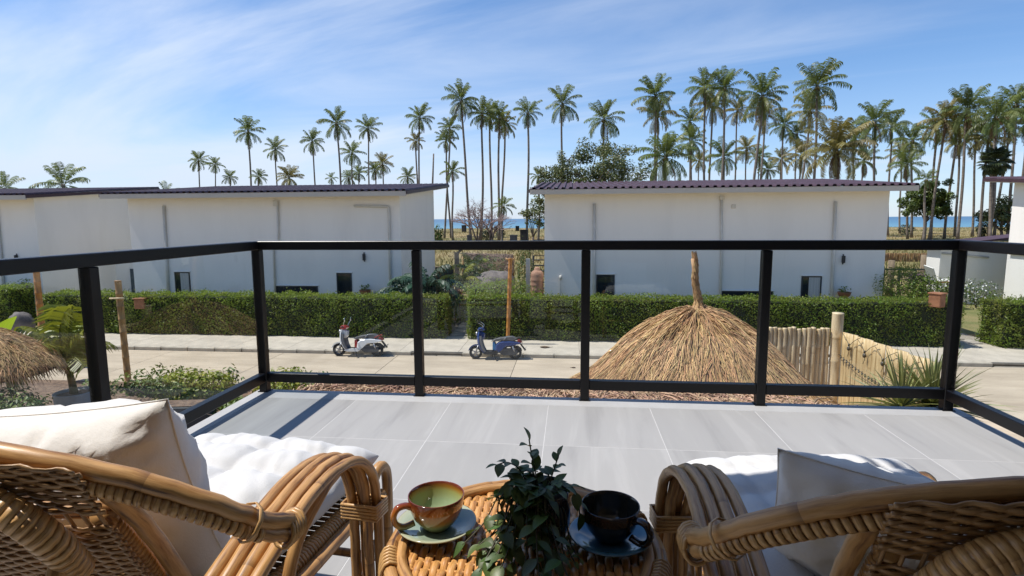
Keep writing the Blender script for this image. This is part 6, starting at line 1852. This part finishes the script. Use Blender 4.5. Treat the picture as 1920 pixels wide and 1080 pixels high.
spiky(1690, 765, 7.3, 90, .75, 'smaller drooping spiky plant at the foot of the bamboo fence', 4)

# ------------------------------------------------------------------ garden between the villas
PINK = mat('cordyline_pink', (0.34, 0.12, 0.10), 0.45, col2=(0.30, 0.22, 0.09), scale=4, objrand=.4, hue=.02, trans=.25)
DARKP = mat('dark_fern', (0.022, 0.060, 0.034), 0.45, col2=(0.035, 0.085, 0.04), scale=2, objrand=.3, trans=.15)
dfr = [frond_mesh(1.5, R(a_), R(dr), DARKP, 400 + i, 16, .42, .09) for i, (a_, dr) in enumerate(((62, 80), (40, 90)))]
def fernpalm(px, py, Y, n, sc, label, fr, rs, zb=None, name='garden_palm', cat='garden palm', st=TRUNK):
    rnd = random.Random(rs); p = at_y(px, py, Y); t = empty(name, (p.x, Y, GZ), 0, label, cat); H = p.z - GZ
    b = MB(); b.tube([(0, 0, 0), (0, 0, H)], [.08, .06], 8); b.build('trunk', st, t)
    for i in range(n):
        f = i / n; link_mesh('frond', rnd.choice(fr), t, (0, 0, H), (rnd.uniform(-.3, .3), R(-15) + R(70) * f, i * 2.4), sc * rnd.uniform(.8, 1.15))
fernpalm(800, 540, 21.9, 26, 1.0, 'dark green feather palm at the corner of the white scooter villa', dfr, 2)
fernpalm(757, 545, 22.2, 9, .8, 'sparse palm with arching fronds in front of the white scooter villa wall', dfr, 3)
gy = [frond_mesh(1.2, R(a_), R(dr), YPALM, 500 + i, 14, .34, .09) for i, (a_, dr) in enumerate(((70, 70), (50, 90)))]
fernpalm(866, 528, 25, 14, .8, 'small yellow green palm in the garden between the villas', gy, 4)
fernpalm(880, 505, 30, 12, .9, 'fresh green palm behind the yellow one between the villas', gy, 5)
SPKP = []
for L_ in (.7, .55):
    me = spike_mesh(L_, .045, .5).copy(); me.name = 'leaf'; me.materials[0] = PINK; SPKP.append(me)
for i, (px, py, Y) in enumerate(((845, 545, 23.5), (862, 553, 23.0), (852, 560, 22.6))):
    rnd = random.Random(i); p = at_y(px, py, Y)
    t = empty('cordyline', (p.x, Y, GZ), 0, ('pink leaved cordyline, highest of the three between the villas', 'pink and cream cordyline nearest the stone steps between the villas', 'low pink cordyline in front of the two others between the villas')[i], 'plant', 'pink cordylines between the villas')
    H = p.z - GZ; b = MB(); b.tube([(0, 0, 0), (0, 0, H)], .025, 6); b.build('stem', BARK, t)
    for k in range(16): link_mesh('leaf', rnd.choice(SPKP), t, (0, 0, H - .1), (0, -R(80 - 80 * k / 16), k * 2.4), rnd.uniform(.8, 1.1))
FLOWW = mat('white_flower', (0.75, 0.72, 0.66), 0.7)
bush(884, 520, 26, 1.1, 1.5, 260, TREE_G, 'loose leafy frangipani shrub in the middle of the garden gap', .22, 51)
bush(905, 500, 31, 2.6, 1.2, 700, PLANT_G, 'grey green garden shrub under the thatched shelter', .14, 52)
bush(930, 545, 21.8, 3.2, .9, 2600, HEDGE_L, 'rounded green bush on top of the hedge by the orange pole', .09, 53)
bush(985, 500, 27, .9, 3.6, 1700, TREE_G, 'tall narrow green bush left of the clay jar', .11, 54, None, GZ)
bush(812, 590, 21.5, 1.3, 1.9, 2200, DARKP if False else SHRUB_D, 'dark green bush beside the path at the end of the left hedge', .10, 55)
bush(858, 585, 23.4, 1.3, 1.3, 1300, HEDGE_L, 'olive green bush at the head of the stepping stone path', .09, 56)
rock(893, 535, 25.5, 1.6, .8, 'grey rounded boulder between the villas', rs=14)
rock(930, 525, 26.5, 1.9, .9, 'large pale grey boulder below the thatched shelter', rs=17)
# thatched shelter with posts
t = empty('thatched_shelter', (-2.9, 34, GZ), 0, 'brown thatched garden shelter between the two middle villas', 'shelter')
REED = mat('reed_brown', (0.26, 0.185, 0.14), 0.9, col2=(0.17, 0.115, 0.09), scale=1.2, island=.4, hue=.015)
n = 6000; a_, c_ = at_y(868, 474, 35), at_y(962, 476, 35); a2, c2 = at_y(915, 506, 31.5), at_y(958, 535, 31.5)
u = RNG.uniform(0, 1, (n, 2)); A = np.array
top_ = A(a_)[None] * (1 - u[:, :1]) + A(c_)[None] * u[:, :1]; bot_ = A(a2)[None] * (1 - u[:, :1]) + A(c2)[None] * u[:, :1]
Pm = top_ * (1 - u[:, 1:]) + bot_ * u[:, 1:]; dv = norm(bot_ - top_)
L0 = np.array([[-2.9, 34, GZ]])
P0 = Pm - L0; P2 = P0 + dv * RNG.uniform(.25, .6, (n, 1)) + RNG.normal(0, .06, (n, 3)); P2[:, 2] += .03
V, F = strips(P0, (P0 + P2) / 2, P2, .03); o = link_mesh('thatch', np_mesh('thatch', V, F, REED), t); tag(o, kind='stuff')
b = MB(); q = [a_, c_, c2, a2]; b.add([Vector(p) - Vector((-2.9, 34, GZ + .06)) for p in q] + [Vector(p) - Vector((-2.9, 34, GZ + .12)) for p in q], [(0, 1, 2, 3), (7, 6, 5, 4), (0, 4, 5, 1), (1, 5, 6, 2), (2, 6, 7, 3), (3, 7, 4, 0)]); b.build('roof_board', MATS['thatch_under'], t)
for p in (a_, c_, a2 , c2):
    b = MB(); b.tube([(p.x + 2.9, p.y - 34, 0), (p.x + 2.9, p.y - 34, p.z - GZ - .1)], .08, 7); b.build('post', BAMB, t)
# wooden posts with props
WOODG = mat('grey_post_wood', (0.27, 0.20, 0.13), 0.9, var=.4, scale=3, stretch=(4, 4, .6))
def woodpost(px0, py0, px1, py1, Y, r, label, brace=None):
    p1 = at_y(px0, py0, Y); g = GZ
    t = empty('wooden_post', (p1.x, Y, g), 0, label, 'post'); b = MB(); b.tube([(0, 0, 0), (.02, 0, (p1.z - g) * .5), (0, 0, p1.z - g)], [r * 1.05, r, r], 9); b.build('shaft', WOODG, t)
    if brace: 
        b = MB(); b.tube([(0, 0, p1.z - g - .1), (brace, 0, p1.z - g - 1.3 if brace > .9 else p1.z - g + .25)], r * .5, 7); b.build('brace', WOODG, t)
woodpost(856, 473, 856, 512, 30, .13, 'pale wooden post in front of the dry garden between the villas', .4)
woodpost(1735, 478, 1735, 525, 33, .20, 'thick wooden post on the lawn right of the straw parasol villa', 1.2)
woodpost(1672, 488, 1672, 512, 33, .16, 'dark wooden post at the corner of the straw parasol villa')
# clay jar column
pj = at_y(1007, 500, 24.0)
t = empty('clay_jar', (pj.x, 24.0, PZ), 0, 'tall banded terracotta jar beside the straw parasol villa corner', 'jar')
Hj = pj.z - PZ
JARM = mat('jar_clay', (0.43, 0.25, 0.17), 0.85, col2=(0.33, 0.175, 0.11), scale=3, bump=.1)
b = MB(); pr = [(0, 0), (.24, 0), (.27, .05)]
for k in range(9):
    z = .10 + (Hj - .46) * k / 9; pr += [(.292, z), (.27, z + .05), (.28, z + (Hj - .46) / 9 - .03)]
pr += [(.275, Hj - .33), (.25, Hj - .24), (.17, Hj - .17), (.12, Hj - .15), (.13, Hj - .08), (.08, Hj - .02), (.03, Hj)]
b.lathe(pr, 24); b.build('jar_body', JARM, t)
b = MB(); b.box(-.60, -.36, -.03, .03, 0, 2.1); b.build('blue_bin', mat('blue_panel', (.03, .09, .19), .5), t) if False else None
# dark stair and frame behind the jar
t = empty('steel_stair', (pj.x + .1, 27, GZ), 0, 'dark steel stair behind the terracotta jar', 'stair')
for k in range(9):
    b = MB(); b.box(-.55, .35, -.12 + k * .26, .12 + k * .26, .3 + k * .26, .34 + k * .26); b.build('tread', BLACK, t)
for x in (-.58, .37):
    b = MB(); b.tube([(x, -.2, .1), (x, 2.3, 2.6)], .035, 6); b.build('stringer', BLACK, t); b = MB(); b.tube([(x, -.2, 1.1), (x, 2.3, 3.6)], .02, 6); b.build('handrail', BLACK, t)
for k, (x0, z0) in enumerate(((.0, 3.42), (.0, 3.0), (.0, 2.6))):
    b = MB(); b.tube([(-.58, 2.4, z0), (1.4, 2.4, z0)], .02, 6); b.build('handrail', BLACK, t)
pw_ = at_y(990, 500, 24.6)
t = empty('white_gate_post', (pw_.x, 24.6, GZ), 0, 'slim pale gate panel left of the terracotta jar', 'gate post')
b = MB(); b.box(-.09, .09, -.05, .05, 0, pw_.z - GZ + .35, bev=.008); b.build('panel', mat('grey_gate', (.36, .38, .38), .6), t)
# right gap: reed fence, lawn rail, lounger, flowering shrubs
def along_gap(px0, px1, Y): return at_y(px0, 480, Y).x, at_y(px1, 480, Y).x
x0, x1 = along_gap(1655, 1775, 46)
t = empty('reed_fence', ((x0 + x1) / 2, 46, ground_h((x0 + x1) / 2, 46)), 0, 'tan reed fence across the lawn right of the straw parasol villa', 'fence')
n = 900; xr = RNG.uniform(x0, x1, n) - (x0 + x1) / 2; g0 = 0
zt = at_y(1700, 473, 46).z - t.location.z
P0 = np.stack([xr, RNG.normal(0, .05, n), np.full(n, -.1)], 1); P2 = P0 + np.stack([RNG.normal(0, .06, n), RNG.normal(0, .03, n), zt * RNG.uniform(.85, 1.1, n)], 1)
V, F = strips(P0, (P0 + P2) / 2, P2, .05, taper=.8); o = link_mesh('reeds', np_mesh('reeds', V, F, THATCH), t); tag(o, kind='stuff')
x0, x1 = along_gap(1650, 1800, 32)
t = empty('garden_rail', ((x0 + x1) / 2, 32, GZ), 0, 'dark wooden rail fence along the lawn right of the straw parasol villa', 'fence')
zr = at_y(1715, 505, 32).z - GZ
b = MB(); b.box(-(x1 - x0) / 2, (x1 - x0) / 2, -.03, .03, zr - .05, zr + .03); b.build('rail', LAMPM, t)
for k in range(5):
    b = MB(); xq = -(x1 - x0) / 2 + (x1 - x0) * (k + .3) / 5; b.box(xq - .05, xq + .05, -.05, .05, 0, zr - .052); b.build('post', LAMPM, t)
x0, x1 = along_gap(812, 850, 33)
t = empty('garden_parapet', ((x0 + x1) / 2, 33, GZ), 0, 'short dark garden wall beside the white scooter villa corner', 'wall')
zr = at_y(830, 502, 33).z - GZ
b = MB(); b.box(-(x1 - x0) / 2, (x1 - x0) / 2, -.08, .08, 0, zr); b.build('wall_panel', WFRM, t); b = MB(); b.box(-(x1 - x0) / 2 - .1, (x1 - x0) / 2 + .1, -.12, .12, zr, zr + .07); b.build('coping', WOODG, t)
pl_ = at_y(1752, 524, 29)
t = empty('sun_lounger', (pl_.x, 29, GZ), R(20), 'white sun lounger with raised back beside the right pavilion', 'sun lounger')
LF = mat('lounger_canvas', (0.74, 0.72, 0.66), 0.9)
zl = pl_.z - GZ
b = MB(); b.box(-.35, .35, -.02, .02, 0, .75, Matrix.Translation((-.1, 0, zl - .05)) @ Matrix.Rotation(R(-25), 4, 'Y') @ Matrix.Rotation(R(70), 4, 'Z')); b.build('back', LF, t)
b = MB(); b.box(-.2, 1.3, -.33, .33, zl - .09, zl - .03, bev=.015); b.build('seat', LF, t)
for x in (-.15, 1.2):
    for y in (-.3, .3):
        b = MB(); b.box(x - .03, x + .03, y - .03, y + .03, 0, zl - .092); b.build('leg', WOODG, t)
b = MB(); b.box(-.25, 1.35, -.37, -.334, zl - .13, zl - .06); b.build('frame_rail', BAMB_O, t)
bush(1690, 535, 23.5, 2.4, 1.6, 2600, HEDGE_L, 'feathery green shrub behind the hedge at the villa corner', .10, 61)
bush(1735, 545, 23.0, 1.6, 1.3, 1500, HEDGE_L, 'second feathery green shrub, nearer the orange clay lantern', .10, 62)
bush(1716, 520, 26.0, .9, .5, 420, mat('purple_flower', (.20, .10, .22), .7, col2=(.28, .16, .20), scale=6, island=.3), 'purple flowering plant behind the feathery shrubs', .08, 63)
for i, (px, py, Y, w, h, lab) in enumerate(((1790, 545, 22.5, 1.1, 1.1, 'white flowering shrub behind the railing corner post'), (1832, 552, 22.2, 1.5, 1.0, 'white flowering shrub right of the railing corner post'))):
    tt = bush(px, py, Y, w, h, 800, PLANT_G, lab, .09, 64 + i)
    rg = np.random.default_rng(i + 70); n = 110
    dd = norm(rg.normal(0, 1, (n, 3))); dd[:, 1] = -np.abs(dd[:, 1]); C = dd * np.array([[w / 2, w / 2, h / 2]]) * 1.05 + np.array([[0, 0, h * .52]])
    V, F = leaf_cloud(C, dd, .07, .05, .4, rg); o = link_mesh('flowers', np_mesh('flowers', V, F, FLOWW), tt); tag(o, kind='stuff')

# dry leaves lying on the pavement and road
DRYL = mat('dry_leaf', (0.09, 0.055, 0.03), 0.8, objrand=.4)
for i, (px, py, z, lab) in enumerate(((1022, 652, PZ, 'dark dry leaf on the pavement right of the blue scooter'), (715, 650, PZ, 'small dry leaf on the pavement behind the white scooter'), (560, 690, GZ + .03, 'small dry leaf on the road nearest the corner post'), (1075, 690, GZ + .03, 'curled dry leaf on the road below the blue scooter'))):
    p = at_z(px, py, z); b = MB()
    L_ = .34 if i == 0 else .13
    V = []
    for k in range(7):
        f = k / 6; w = .3 * L_ * math.sin(PI * min(1, .08 + .92 * f)); V += [(L_ * (f - .5), -w, .02 + .10 * L_ * (f - .5) ** 2 + .15 * w), (L_ * (f - .5), 0, .006 + .10 * L_ * (f - .5) ** 2), (L_ * (f - .5), w, .02 + .10 * L_ * (f - .5) ** 2 + .2 * w)]
    b.add(V, [(k * 3 + j, k * 3 + j + 1, k * 3 + j + 4, k * 3 + j + 3) for k in range(6) for j in range(2)], smooth=True)
    b.tube([(L_ * .5, 0, .02), (L_ * .8, .04 * L_, .03)], .006, 4)
    tag(b.build('dry_leaf', DRYL, None, p, (0, 0, i * 1.1)), lab, 'leaf')
